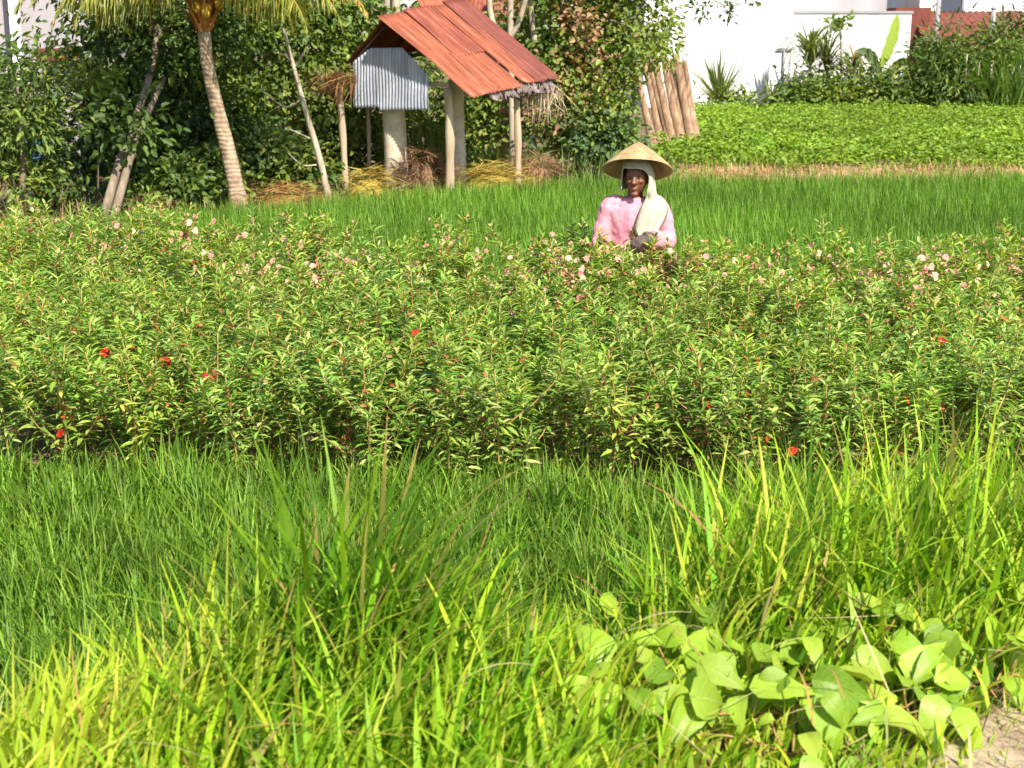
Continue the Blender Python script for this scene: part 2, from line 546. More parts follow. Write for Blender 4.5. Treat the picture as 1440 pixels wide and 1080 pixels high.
def build_ground():
    xs = np.concatenate([np.linspace(-900, -40, 8), np.linspace(-30, -6, 13), np.linspace(-5.5, 5.5, 67), np.linspace(6, 30, 25), np.linspace(40, 900, 8)])
    ys = np.concatenate([np.linspace(-60, -2, 6), np.linspace(0, 6, 61), np.linspace(6.5, 26, 40), np.linspace(27, 60, 20), np.linspace(70, 1400, 10)])
    X, Y = np.meshgrid(xs, ys)
    Z = ground_z(X, Y) + 0.012 * np.sin(X * 7.3 + Y * 3.1) * np.cos(Y * 5.7 - X * 2.2)
    V = np.stack([X, Y, Z], -1).reshape(-1, 3)
    ny, nx = X.shape
    i = np.arange(nx * ny).reshape(ny, nx)
    F = np.stack([i[:-1, :-1], i[:-1, 1:], i[1:, 1:], i[1:, :-1]], -1).reshape(-1, 4)
    m = noisy_mat('earth', [(0.25, (0.075, 0.048, 0.028)), (0.5, (0.15, 0.10, 0.055)), (0.72, (0.24, 0.17, 0.09))], 1.1, bump=0.5, bdist=0.03, detail=10, rough=0.95)
    o = mobj('ground', npmesh('ground', V, F, smooth=True, mats=[m]))
    tag(o, 'dark earth under the crops and trees', 'ground', kind='structure')
    # bare dusty strip of the roadside, bottom right
    xs = np.linspace(1.0, 5.2, 40); ys = np.linspace(-1.0, 3.6, 40)
    X, Y = np.meshgrid(xs, ys)
    X2 = X + (Y - 2.95) * 0.65 + 0.07 * np.sin(Y * 6.0) * (X < 1.4)
    Y2 = Y
    Z = ground_z(X2, Y2) + 0.018 + 0.010 * np.sin(X2 * 9) * np.cos(Y2 * 8)
    V = np.stack([X2, Y2, Z], -1).reshape(-1, 3)
    i = np.arange(40 * 40).reshape(40, 40)
    F = np.stack([i[:-1, :-1], i[:-1, 1:], i[1:, 1:], i[1:, :-1]], -1).reshape(-1, 4)
    m = noisy_mat('dusty_soil', [(0.3, (0.20, 0.14, 0.09)), (0.6, (0.42, 0.32, 0.22)), (0.8, (0.52, 0.42, 0.31))], 9, bump=0.7, bdist=0.012, detail=10, rough=0.95)
    o = mobj('roadside_path', npmesh('roadside_path', V, F, smooth=True, mats=[m]))
    tag(o, 'dusty bare soil of the roadside', 'path', kind='structure')
    # dry bank between the paddy and the upper field
    xs = np.linspace(0.2, 13, 60); ys = np.linspace(19.4, 23.4, 16)
    X, Y = np.meshgrid(xs, ys)
    Z = ground_z(X, Y) + 0.02 + 0.02 * np.sin(X * 3.1) * np.cos(Y * 4)
    V = np.stack([X, Y, Z], -1).reshape(-1, 3)
    i = np.arange(60 * 16).reshape(16, 60)
    F = np.stack([i[:-1, :-1], i[:-1, 1:], i[1:, 1:], i[1:, :-1]], -1).reshape(-1, 4)
    m = noisy_mat('dry_bank', [(0.3, (0.24, 0.14, 0.07)), (0.6, (0.44, 0.28, 0.15)), (0.8, (0.55, 0.40, 0.24))], 2.5, bump=0.6, bdist=0.03, detail=8, rough=0.95)
    o = mobj('field_bank_path', npmesh('field_bank_path', V, F, smooth=True, mats=[m]))
    tag(o, 'dry brown bank below the upper field', 'path', kind='structure')


build_ground()

# ------------------------------------------------------------------ buildings behind
def wall_box(mb, u0, u1, Y, z0, z1, depth=0.3):
    x0 = P(u0, 100, Y).x; x1 = P(u1, 100, Y).x
    mb.box((x0, Y, z0), (x1, Y + depth, z1))


def build_buildings():
    # white house with a blank wall
    h = thing('white_house', 'tall blank white house wall behind the spiky plants', 'house', (P(1030, 150, 47).x, 47, 0))
    o = Vector(h.location)
    a = MB(); x0 = P(905, 100, 47).x; x1 = P(1112, 100, 47).x
    a.box(Vector((x0, 47, 0)) - o, Vector((x1, 56, 6.5)) - o); a.build('wall', M_WHITE, h, smooth=False)
    a = MB(); x2 = P(1277, 100, 47.6).x
    a.box(Vector((x1, 47.6, 0)) - o, Vector((x2, 56, 3.12)) - o); b = a.build('side_wall', M_WHITE, h, smooth=False)
    a = MB(); a.box(Vector((x1 + .002, 47.56, 3.123)) - o, Vector((x2 + .05, 47.75, 3.2)) - o); a.build('coping', M_GREYWALL, h, smooth=False)
    a = MB(); a.box(Vector((x1 + .3, 52.0, 3.0)) - o, Vector((x2 + .3, 55.9, 6.4)) - o); a.build('upper_wall', M_GREYWALL, h, smooth=False)
    a = MB(); a.tube([Vector((x1 - .25, 46.93, 2.0)) - o, Vector((x1 - .25, 46.93, 0.6)) - o], 0.03, 8); a.tube([Vector((x1 - .5, 46.93, 2.0)) - o, Vector((x1 + .1, 46.93, 2.0)) - o], 0.03, 8)
    a.build('pipe', M_GREYWALL, h)
    # house with terracotta roofs
    h = thing('tiled_house', 'house with terracotta wall and low red tiled roof', 'house', (P(1350, 150, 50).x, 50, 0))
    o = Vector(h.location)
    x0 = P(1278, 60, 50).x; x1 = P(1312, 60, 50).x; x2 = P(1480, 60, 50).x
    z = lambda v, Y: P(720, v, Y).z
    a = MB(); a.box(Vector((x0 - .1, 51.5, 0)) - o, Vector((x1 + .3, 56, z(10, 51))) - o); a.build('red_wall', M_TILE, h, smooth=False)
    a = MB(); a.box(Vector((x1 + .3, 53, 0)) - o, Vector((x2 + 2, 58, 6)) - o); a.build('wall', M_WHITE, h, smooth=False)
    # tiled roof: rows of half-round tiles down the slope
    nx, ny = 130, 12
    xs = np.linspace(x1 - .15, x2 + 2, nx); ts = np.linspace(0, 1, ny)
    X, T = np.meshgrid(xs, ts)
    Yv = 52.9 - 3.0 * T
    Zv = z(17, 52.9) * (1 - T) + z(62, 49.9) * T + 0.045 * np.abs(np.sin(X * 14)) - 0.03 * ((T * 11) % 1.0)
    V = np.stack([X, Yv, Zv], -1).reshape(-1, 3) - np.array(o)
    i = np.arange(nx * ny).reshape(ny, nx)
    F = np.stack([i[:-1, :-1], i[1:, :-1], i[1:, 1:], i[:-1, 1:]], -1).reshape(-1, 4)
    r = mobj('roof', npmesh('roof', V, F, mats=[M_TILE]), h)
    sm = r.modifiers.new('thick', 'SOLIDIFY'); sm.thickness = 0.06
    a = MB(); a.box(Vector((x1 + .31, 49.9, 0)) - o, Vector((x2 + 2, 50.1, z(64, 49.9))) - o); a.build('porch_wall', M_TILE, h, smooth=False)
    a = MB(); xw0 = P(1322, 10, 53).x; xw1 = P(1352, 10, 53).x
    a.box(Vector((xw0, 52.94, z(20, 53))) - o, Vector((xw1, 53.02, z(-25, 53))) - o)
    m, N, L, pr = mat('dark_window'); pr.inputs['Base Color'].default_value = (0.05, 0.06, 0.09, 1); pr.inputs['Roughness'].default_value = 0.2
    w = a.build('window', m, h, smooth=False)
    a = MB()
    a.box(Vector((xw0 - .08, 52.9, z(21, 53))) - o, Vector((xw0, 53.0, z(-26, 53))) - o); a.box(Vector((xw0 - .08, 52.9, z(23, 53))) - o, Vector((xw1 + .08, 53.0, z(21, 53))) - o)
    a.build('frame', M_GREYWALL, w, smooth=False); a = MB(); a.box(Vector((xw1, 52.9, z(21, 53))) - o, Vector((xw1 + .08, 53.0, z(-26, 53))) - o)
    a.build('frame', M_GREYWALL, w, smooth=False)
    # two poles in front
    for u, v0, Y, lab in ((1316, -30, 49.2, 'slim white pole in front of the red tiled roof'), (1394, 12, 46.2, 'short pale post sticking out of the tall green bush')):
        x = P(u, 60, Y).x
        t = thing('pole', lab, 'pole', (x, Y, 0.1))
        a = MB(); a.tube([(0, 0, 0), (0, 0, P(u, v0, Y).z - .1)], 0.075, 8, wob=.05); a.build('shaft', M_GREYWALL, t)
        a = MB(); a.ell((0, 0, P(u, v0, Y).z - .1), (.1, .1, .06), 10); a.build('cap', M_GREYWALL, t)
    # weathered house at the left
    h = thing('village_house', 'pale weathered house half hidden behind the trees', 'house', (P(60, 200, 25).x, 25, 0))
    o = Vector(h.location)
    xl = -14; xr = P(128, 20, 25).x
    a = MB(); a.box(Vector((xl, 25, 0)) - o, Vector((xr, 32, 4.6)) - o); a.build('wall', M_LILAC, h, smooth=False)
    a = MB(); xm = P(14, 20, 24.8).x; a.box(Vector((xm - .06, 24.9, 0)) - o, Vector((xm + .06, 24.997, 4.5)) - o); a.build('downpipe', M_DARK, h, smooth=False)
    a = MB(); xm = P(21, 20, 24.6).x; a.box(Vector((xm - .07, 24.5, 0)) - o, Vector((xm + .07, 24.64, 4.5)) - o); a.build('column', M_WHITE, h, smooth=False)
    a = MB(); xm = P(100, 160, 23).x; a.box(Vector((xm - .16, 22.8, 0)) - o, Vector((xm + .16, 23.1, 2.15)) - o); a.build('porch_pillar', M_LILAC, h, smooth=False)
    a = MB(); xm = P(84, 70, 22.6).x; a.box(Vector((xm - .32, 22.4, P(84, 88, 22.4).z)) - o, Vector((xm + .26, 22.79, P(84, 68, 22.4).z)) - o); a.build('porch_roof', M_TILE, h, smooth=False)
    # blue tarpaulin hanging
    p = P(55, 212, 20.5)
    nx, ny = 14, 10
    V, F = [], []
    for j in range(ny):
        for i in range(nx):
            s, t = i / (nx - 1), j / (ny - 1)
            V.append((-.22 + .44 * s, .06 * math.sin(s * 9 + t * 2), .2 - t * (.5 - .28 * s) - .10 * s))
    for j in range(ny - 1):
        for i in range(nx - 1):
            k = j * nx + i
            F.append((k, k + nx, k + nx + 1, k + 1))
    me = bpy.data.meshes.new('blue_tarpaulin'); me.from_pydata(V, [], F); me.materials.append(M_BLUE)
    me.polygons.foreach_set('use_smooth', [True] * len(me.polygons))
    t = mobj('blue_tarpaulin', me, loc=p); t.modifiers.new('thick', 'SOLIDIFY').thickness = 0.006
    tag(t, 'blue tarpaulin hanging between the shrubs by the old house', 'tarpaulin')


build_buildings()

# ------------------------------------------------------------------ hut
def corrugated(name, w, l, mat_, amp=0.011, pitch=0.07, bow=0.0, ragged=0.0, seed=0, nx=None):
    """Local x across (0..w), y down the slope (0..l), ridged along y."""
    r = random.Random(seed)
    nx = nx or int(w / pitch * 8); ny = 16
    V = []
    for j in range(ny + 1):
        for i in range(nx + 1):
            x = w * i / nx; t = j / ny
            yy = l * t
            if ragged and j == ny: yy += r.uniform(-ragged, ragged * 0.4)
            z = amp * math.sin(2 * math.pi * x / pitch) - bow * math.sin(math.pi * t) + 0.006 * math.sin(x * 5 + t * 7 + seed)
            if ragged and t > 0.9: z += r.uniform(-.5, .3) * ragged * (t - .9) * 10
            V.append((x, yy, z))
    F = []
    for j in range(ny):
        for i in range(nx):
            k = j * (nx + 1) + i
            F.append((k, k + 1, k + nx + 2, k + nx + 1))
    me = bpy.data.meshes.new(name)
    me.from_pydata(V, [], F)
    me.materials.append(mat_)
    me.polygons.foreach_set('use_smooth', [True] * len(me.polygons))
    return me


def frame_matrix(o, x, y):
    x = x.normalized(); z = x.cross(y).normalized(); y = z.cross(x)
    return Matrix(((x.x, y.x, z.x, o.x), (x.y, y.y, z.y, o.y), (x.z, y.z, z.z, o.z), (0, 0, 0, 1)))


def straw_fringe(n, origin_fn, L, W, cols, az_fn, lean=(1.4, 3.0), curve=(0.2, 1.0)):
    base = np.array([origin_fn() for _ in range(n)])
    c = jitter_cols(cols, n, 0.3, 0.1)
    return blades_arrays(base, rng.uniform(L[0], L[1], n), rng.uniform(W[0], W[1], n), np.array([az_fn() for _ in range(n)]), rng.uniform(lean[0], lean[1], n), rng.uniform(curve[0], curve[1], n), 4, c, face=rng.uniform(0, 6.28, n))


def build_hut():
    R0 = P(545, 22, 20.0); R1 = P(652, 6, 21.25); E0 = P(663, 136, 19.0); E1 = P(776, 118, 20.25)
    base = Vector((R0.x * .5 + R1.x * .5, 20.4, 0))
    hut = thing('farm_hut', 'small open farm hut under a rusty corrugated iron roof', 'hut', base)
    sdir = (E0 - R0); rdir = (R1 - R0)
    slen = sdir.length; rlen = rdir.length

    def part(name, me, M, thick=0.004):
        o = mobj(name, me, hut)
        o.matrix_parent_inverse = Matrix()
        o.matrix_local = Matrix.Translation(-base) @ M
        if thick: o.modifiers.new('thick', 'SOLIDIFY').thickness = thick
        return o

    def at(a, b, lift=0.0):
        p = (R0 * (1 - a) + R1 * a) * (1 - b) + (E0 * (1 - a) + E1 * a) * b
        n = rdir.cross(sdir).normalized()
        if n.z < 0: n = -n
        return p + n * lift

    def sheet(a0, a1, b0, b1, mt, lift, seed, ragged=0.0, bow=0.01, twist=0.0):
        o = at(a0, b0, lift); x = at(a1, b0, lift + twist) - o; y = at(a0, b1, lift * 0.7) - o
        # flip so that local z is up
        M = frame_matrix(o, x, y)
        me = corrugated('roof_sheet', x.length, y.length, mt, ragged=ragged, seed=seed, bow=bow, amp=-0.006)
        return part('roof_sheet', me, M)

    for args in ((-0.13, 0.24, -0.01, 1.02, RUST_A, 0.012, 1, 0.02, 0.012, 0.0),
                 (0.20, 0.62, -0.02, 0.58, RUST_B, 0.045, 2, 0.015, 0.0, -0.012),
                 (0.21, 0.60, 0.52, 1.01, RUST_A, 0.020, 3, 0.03, 0.008, 0.0),
                 (0.57, 0.80, 0.0, 0.99, RUST_A, 0.040, 5, 0.05, 0.008, 0.008),
                 (0.72, 1.03, -0.03, 1.00, RUST_C, 0.058, 4, 0.04, 0.0, 0.008)):
        s = sheet(*args)
    # left slope
    h = sdir.copy(); h.z = 0
    L0 = R0 - h * 0.56 + Vector((0, 0, -0.66)); L1 = R1 - h * 0.56 + Vector((0, 0, -0.66))
    for a0, a1, mt, sd in ((-0.02, 0.52, RUST_C, 7), (0.48, 1.03, RUST_B, 8)):
        o = R0 + rdir * a1; x = rdir * (a0 - a1); y = (L0 - R0)
        part('roof_sheet', corrugated('roof_sheet', x.length, y.length, mt, seed=sd, amp=-0.012), frame_matrix(o + Vector((0, 0, 0.006)), x, y))
    # ridge cap piece tipped up at the far end
    o = at(0.42, -0.10, 0.10); x = at(0.78, -0.12, 0.12) - o
    part('ridge_cap', corrugated('ridge_cap', x.length, 0.32, RUST_A, seed=11, amp=-.008), frame_matrix(o, x, Vector((0.16, -0.12, -0.30))))
    # ragged grey torn lip along the eave
    for a0, a1, sd in ((0.22, 0.62, 21), (0.55, 0.84, 22), (0.80, 1.05, 23)):
        o = at(a0, 0.955, 0.008 if sd != 22 else .016); x = at(a1, 0.965, 0.0) - o
        y = Vector((0.10, -0.09, -0.17 - 0.03 * (sd % 2)))
        me = corrugated('torn_lip', x.length, 0.17, M_TORN, seed=sd, ragged=0.13, amp=-.010, nx=34)
        part('torn_lip', me, frame_matrix(o, x, y))
    # gable sheet
    g0 = h.normalized(); nrm = Vector((-rdir.x, -rdir.y, 0)).normalized()
    def gp(q, z): 
        p = R0 + g0 * q + nrm * (-0.02); p.z = z; return p
    me = corrugated('gable_sheet', 1.47, 0.86, M_GALV, seed=31, amp=0.010, pitch=0.062)
    for v in me.vertices:
        x = v.co.x; t = v.co.y / 0.86
        top = max(0, .34 - x) * 0.55 + max(0, x - .98) * .78
        v.co.y = top + (0.82 - 0.05 * x / 1.47 + (0.05 if x > .5 else 0) - top) * t
    o = gp(-0.72, 2.03); x = gp(0.75, 2.05) - o
    part('gable_sheet', me, frame_matrix(o, x, Vector((0, 0, -1)) + nrm * 0.03 - g0 * 0.045))
    # frame: beams, rafters, posts
    rel = lambda p: Vector(p) - base
    def pole(name, pts, r, m=M_WOOD, n=9):
        mb = MB(); pl = polyline([rel(p) for p in pts], 8)
        mb.tube(pl, [r * (1 + .12 * math.sin(i * 1.7)) for i in range(9)], n, wob=.05)
        return mb.build(name, m, hut)
    pole('ridge_beam', [R0 + Vector((0, 0, -.06)) - rdir * .04, R1 + Vector((0, 0, -.06))], 0.035, M_DARK)
    pole('eave_beam', [at(0.02, 0.93, -.06), at(0.98, 0.93, -.06)], 0.032)
    pole('eave_beam', [L0 * .93 + R0 * .07 + Vector((0, 0, -.08)), L1 * .93 + R1 * .07 + Vector((0, 0, -.08))], 0.032, M_DARK)
    for a in (0.04, 0.5, 0.94):
        pole('rafter', [at(a, 0.0, -.035), at(a, 0.5, -.035), at(a, 0.95, -.035)], 0.022, M_DARK)
        q = R0 + rdir * a
        pole('rafter', [q + Vector((0, 0, -.05)), q + (L0 - R0) * .95 + Vector((0, 0, -.05))], 0.022, M_DARK)
    tie = gp(-0.66, 1.60) - nrm * .05; tie2 = gp(1.08, 1.56) - nrm * .05
    pole('tie_beam', [tie, tie2], 0.03, M_WOOD)
    # thick pillar, second pillar, poles
    def pillar(u, Y, ztop, r, seed):
        x = P(u, 200, Y).x
        mb = MB(); rn = random.Random(seed)
        rings = []
        for i in range(15):
            t = i / 14
            rings.append((rel((x + .01 * math.sin(t * 5 + seed) - .012 * t * seed % .03, Y, t * ztop)), r * (1.10 - .14 * t + rn.uniform(-.02, .02)), r * (1.10 - .14 * t)))
        mb.rings(rings, 22)
        return mb.build('pillar', M_CONC, hut)
    pillar(556, 20.3, 2.0, 0.155, 1)
    pillar(645, 20.6, 1.9, 0.105, 2)
    def post(u0, u1, Y, ztop, r, m=M_WOOD):
        a = P(u0, 275, Y); b = P(u1, 140, Y)
        return pole('post', [(a.x, Y, 0), ((a.x + b.x) / 2 + .015, Y, ztop * .5), (b.x, Y, ztop)], r, m, 10)
    post(632, 631, 19.45, 1.52, 0.062)
    post(728, 726, 19.95, 1.48, 0.048)
    post(486, 477, 20.45, 1.50, 0.050)
    post(519, 516, 20.9, 1.55, 0.030)
    # thatch: straw stuck out under the left eave, pale hanging palm thatch at the right
    c0 = P(462, 108, 20.2)
    def o1(): return (c0.x + random.uniform(.0, .42), c0.y + random.uniform(-.2, .25), c0.z + random.gauss(-.02, .05))
    pr = [straw_fringe(240, o1, (.25, .62), (.008, .018), [(0.36, 0.20, 0.09), (0.46, 0.29, 0.13), (0.24, 0.12, 0.055)], lambda: math.pi + random.gauss(0, .6), (1.2, 1.9), (0.1, .9)),
          straw_fringe(60, o1, (.25, .5), (.008, .018), [(0.30, 0.15, 0.07), (0.2, 0.1, 0.05)], lambda: math.pi + random.gauss(0, .8), (2.2, 2.9), (0.0, .4))]
    V, F, C = merge(pr)
    o = mobj('thatch', npmesh('thatch', V - np.array(base), F, C, mats=[M_DRY]), hut); tag(o, 'reddish straw poking out under the left eave')
    c1 = P(768, 122, 20.2)
    def o2(): return (c1.x + random.uniform(-.28, .22), c1.y + random.uniform(-.15, .3), c1.z + random.uniform(-.06, .05))
    V, F, C = straw_fringe(130, o2, (.15, .62), (.008, .02), [(0.50, 0.42, 0.28), (0.6, 0.52, 0.38), (0.38, 0.3, 0.18)], lambda: random.uniform(0, 6.28), (2.1, 3.1), (0, .5))
    o = mobj('thatch', npmesh('thatch', V - np.array(base), F, C, mats=[M_DRY]), hut); tag(o, 'pale thatch hanging below the right eave')
    # brick flue and second roof peeping over the ridge
    sh = thing('brick_shed', 'low brick shed with rust roof peeping over the hut ridge', 'shed', (P(665, 100, 24.5).x, 24.5, 0))
    b = Vector(sh.location)
    x0 = P(625, 0, 24.3).x; x1 = P(735, 0, 24.3).x
    mb = MB(); mb.box(Vector((x0, 24.3, 0)) - b, Vector((x1, 26.2, P(700, 40, 24.3).z)) - b); mb.build('wall', M_BRICK, sh, smooth=False)
    mb = MB(); xa = P(706, 0, 23.9).x
    for k in range(9):
        zz = P(700, 34, 23.9).z + k * .075
        mb.box(Vector((xa - .14 + .01 * (k % 2), 23.85, zz)) - b, Vector((xa + .14 + .012 * (k % 3), 24.15, zz + .066)) - b)
    mb.build('chimney', M_BRICK, sh, smooth=False)
    o_ = Vector((x0 - .15, 25.3, P(640, -22, 25).z)); 
    r = mobj('roof', corrugated('roof', x1 - x0 + .3, 1.3, RUST_A, seed=41, amp=-.012), sh)
    r.matrix_local = Matrix.Translation(-b) @ frame_matrix(o_, Vector((1, 0, 0)), Vector((0, -1, -.42)))
    r.modifiers.new('thick', 'SOLIDIFY').thickness = .004


build_hut()

# ------------------------------------------------------------------ straw heaps
def heap(label, u, v, Y, rx, rz, cols, n, name='straw_heap', az=None):
    p = P(u, v, Y); p.z = 0
    root = thing(name, label, 'straw heap', p)
    mb = MB(); mb.ell((0, 0, 0), (rx * .75, rx * .5, rz * .72), 18)
    ms = npmesh('mound', np.array(mb.v), np.array([f for f in mb.f if len(f) == 4]), np.tile(np.array(cols[0]) * .8, (len(mb.v), 1)), smooth=True, mats=[M_DRY])
    mobj('mound', ms, root)
    a = rng.uniform(0, 6.28, n); ph = rng.uniform(0, 1, n) ** .5
    x = rx * ph * np.cos(a); y = rx * .7 * ph * np.sin(a)
    z = rz * np.sqrt(np.clip(1 - ph ** 2, 0, 1)) * rng.uniform(.75, 1.05, n)
    azz = a + rng.normal(0, .7, n) if az is None else rng.normal(az, .5, n) + np.pi * (rng.random(n) > .6)
    V, F, C = blades_arrays(np.stack([x, y, z], 1), rng.uniform(.2, .55, n) * rx / .5, rng.uniform(.008, .02, n), azz, rng.uniform(1.2, 1.7, n), rng.uniform(0, .7, n), 4, jitter_cols(cols, n, .3, .1), face=rng.uniform(0, 6.28, n))
    V[:, 2] = np.maximum(V[:, 2], 0.0)
    mobj('straw', npmesh('straw', V, F, C, mats=[M_DRY]), root)


YEL = [(0.52, 0.39, 0.08), (0.62, 0.49, 0.13), (0.44, 0.35, 0.07)]
ORG = [(0.50, 0.27, 0.09), (0.58, 0.36, 0.12), (0.34, 0.17, 0.07)]
BRN = [(0.34, 0.20, 0.11), (0.42, 0.26, 0.14), (0.26, 0.14, 0.08)]
heap('yellow straw heap beside the thick hut pillar', 518, 262, 19.3, .40, .46, YEL, 420, az=.4)
heap('brown straw heap between the hut pillars', 594, 258, 19.9, .36, .70, BRN, 800)
heap('yellow straw heap by the right hut post', 692, 258, 20.0, .56, .48, YEL, 560, az=.3)
heap('brown straw heap right of the hut', 752, 252, 20.6, .40, .58, BRN, 600)
heap('orange dry fronds heaped at the palm foot', 402, 275, 17.6, .46, .42, ORG, 420, az=.25)
heap('thin litter of reddish fronds left of the palm', 205, 292, 17.3, .36, .30, [(0.22, 0.11, 0.05), (0.34, 0.2, 0.1)], 90, az=.2)

# ------------------------------------------------------------------ palm tree
def build_palm():
    base = P(338, 288, 17.9); base.z = 0
    root = thing('coconut_palm', 'leaning coconut palm with ringed trunk beside the hut', 'palm tree', base)
    pts = [base, P(325, 230, 17.9), P(305, 150, 17.85), P(292, 90, 17.8), P(287, 40, 17.75), P(285, -6, 17.7)]
    pl = polyline([p - base for p in pts], 40)
    mb = MB()
    for i in range(1): pass
    rr = []
    for i in range(41):
        t = i / 40
        r = 0.104 - 0.028 * min(1, t * 1.6) + 0.035 * max(0, 1 - t * 9)
        rr.append(r * (1 + 0.006 * (i % 2) + random.uniform(-.025, .025)))
    mb.tube(pl, rr, 16)
    mb.build('trunk', M_PALM_BARK, root)
    top = pl[-1]
    # fibrous sheath
    n = 260
    a = rng.uniform(0, 6.28, n)
    z = rng.uniform(-.30, .25, n)
    bs = np.stack([top.x + .10 * np.cos(a), top.y + .10 * np.sin(a), top.z + z - .12], 1)
    V, F, C = blades_arrays(bs, rng.uniform(.2, .45, n), rng.uniform(.03, .07, n), a, rng.uniform(.1, .7, n), rng.uniform(0, .8, n), 3, jitter_cols([(0.42, 0.17, 0.05), (0.3, 0.11, 0.035), (0.5, 0.26, 0.07)], n, .3))
    mobj('sheath', npmesh('sheath', V, F, C, mats=[M_DRY]), root)
    mb = MB()
    for k in range(4):
        a = random.uniform(3.4, 6.2); mb.ell(top + Vector((.24 * math.cos(a), .20 * math.sin(a), random.uniform(-.26, -.02))), (.06, .06, .075), 12)
    m = noisy_mat('young_coconut', [(.3, (0.40, 0.22, 0.02)), (.7, (0.52, 0.34, 0.04))], 8, rough=.5, bump=.1)
    mb.build('coconut_cluster', m, root)
    # fronds: rachis tube + hanging leaflets, each frond one part
    specs = []
    for k in range(12):
        az = k * 2.39996 + .3
        specs.append((az, random.uniform(1.7, 2.3), random.uniform(-.4, .3)))
    specs += [(math.pi + a, l, e) for a, l, e in ((.10, 2.2, .40), (.35, 2.0, .7), (-.1, 2.35, .32), (.6, 1.8, .75), (.2, 1.5, 1.0), (.25, 2.4, .45))]
    specs += [(a, l, e) for a, l, e in ((-.2, 2.0, .7), (-.5, 1.8, .85), (-.05, 2.2, .5), (-.35, 1.45, 1.0), (.3, 2.2, .5))]
    for az, Lr, el0 in specs:
        d = Vector((math.cos(az), math.sin(az), 0))
        pts = []
        p = top + Vector((0, 0, .18)) + d * .08
        th = math.pi / 2 - el0 if False else el0
        nseg = 16
        for i in range(nseg + 1):
            pts.append(p.copy())
            ang = (0.85 - th * .55) - 1.75 * (i / nseg) ** 1.1
            p = p + (d * math.cos(ang) + Vector((0, 0, math.sin(ang)))) * (Lr / nseg)
        mb = MB(); mb.tube(pts, [.022 * (1 - .85 * i / nseg) + .003 for i in range(nseg + 1)], 5)
        nl = 64
        ts = np.linspace(.14, .99, nl)
        arr = np.array([tuple(x) for x in pts])
        pos = np.stack([np.interp(ts * nseg, np.arange(nseg + 1), arr[:, c]) for c in range(3)], 1)
        side = np.array((-d.y, d.x, 0.0))
        bl = []
        dead = random.random() < .18
        base_c = [(0.42, 0.30, 0.06), (0.5, 0.36, 0.08)] if dead else [(0.17, 0.22, 0.035), (0.26, 0.29, 0.055), (0.36, 0.34, 0.08)]
        for s in (-1, 1):
            azz = math.atan2(side[1] * s, side[0] * s) + rng.normal(0, .12, nl) - s * .5
            LL = .56 * np.sin(np.clip(ts * 1.05 + .12, 0, 1) * math.pi) ** .6 + .12
            bl.append(blades_arrays(pos, LL * rng.uniform(.85, 1.1, nl), np.full(nl, .024), azz, rng.uniform(1.9, 2.6, nl), rng.uniform(.3, .7, nl), 4, jitter_cols(base_c, nl, .25, .15), face=np.full(nl, az) + rng.normal(0, .3, nl)))
        rv = np.array(mb.v); rf = np.array([f for f in mb.f if len(f) == 4])
        bl.append((rv, rf, np.tile(np.array([(0.38, 0.30, 0.08)]), (len(rv), 1))))
        V, F, C = merge(bl)
        mobj('frond', npmesh('frond', V, F, C, mats=[M_LEAF]), root)


build_palm()

# ------------------------------------------------------------------ trees and shrubs of the left and middle
def vine_pts(*uvY): return [P(*q) for q in uvY]


def grounded(u, Y, *rest):
    p = P(u, 290, Y); p.z = 0
    return [p] + [P(*q) for q in rest]


tree('narrow_leaf_tree', 'bushy narrow-leaved tree at the left edge in front of the pale house', 'tree',
     [E(10, 110, 17.6, 60, 50, .6), E(42, 170, 17.5, 34, 60, .4), E(70, 110, 18.6, 30, 45, .3), E(-60, 170, 17.6, 80, 110, .8), E(0, 260, 17.4, 50, 30, .4)],
     4000, .12, [(0.13, 0.20, 0.035), (0.19, 0.26, 0.05), (0.07, 0.12, 0.025)], [(grounded(28, 17.6, (32, 230, 17.6), (25, 120, 17.6)), .05, .02)], aspect=.3, clump=.2)
tree('shade_tree', 'dark spreading tree rising on twin leaning trunks left of the palm', 'tree',
     [E(195, 95, 19.3, 80, 60, .6), E(180, 175, 17.5, 42, 34, .3), E(115, 90, 20.5, 40, 30, .4), E(245, 30, 19.8, 110, 50, .7), E(165, 20, 19.8, 60, 50, .7), E(240, -110, 19.6, 190, 60, 1.4), E(165, 150, 19.5, 45, 50, .5)],
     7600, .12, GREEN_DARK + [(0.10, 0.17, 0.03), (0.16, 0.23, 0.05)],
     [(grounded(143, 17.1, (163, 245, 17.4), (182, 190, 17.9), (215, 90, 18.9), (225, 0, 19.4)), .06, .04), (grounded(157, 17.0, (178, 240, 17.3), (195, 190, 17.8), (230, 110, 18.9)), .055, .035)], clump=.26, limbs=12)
tree('hedge_tree', 'rounded leafy tree behind the bare sapling and palm', 'tree',
     [E(400, 75, 21.2, 105, 55, .5), E(350, 120, 21.0, 55, 45, .45), E(435, 140, 21.4, 75, 55, .45), E(490, 40, 21.8, 60, 60, .6), E(390, 10, 21.6, 130, 45, .8)],
     8200, .105, GREEN_MID + GREEN_LIGHT, [(grounded(430, 21.4, (425, 200, 21.4), (415, 90, 21.4)), .06, .03)], clump=.2, aspect=.6)
tree('understory_tree', 'dark leafy tree in the shade right behind the palm trunk', 'tree',
     [E(250, 150, 20.2, 100, 60, .6), E(330, 200, 20.2, 60, 60, .5), E(220, 220, 20.0, 70, 60, .6), E(270, 230, 19.6, 60, 36, .4), E(112, 190, 20.4, 34, 60, .4), E(78, 225, 19.0, 40, 30, .3)],
     5200, .11, GREEN_DARK, [(grounded(250, 20.3, (252, 200, 20.3), (250, 120, 20.3)), .05, .025)], clump=.24)
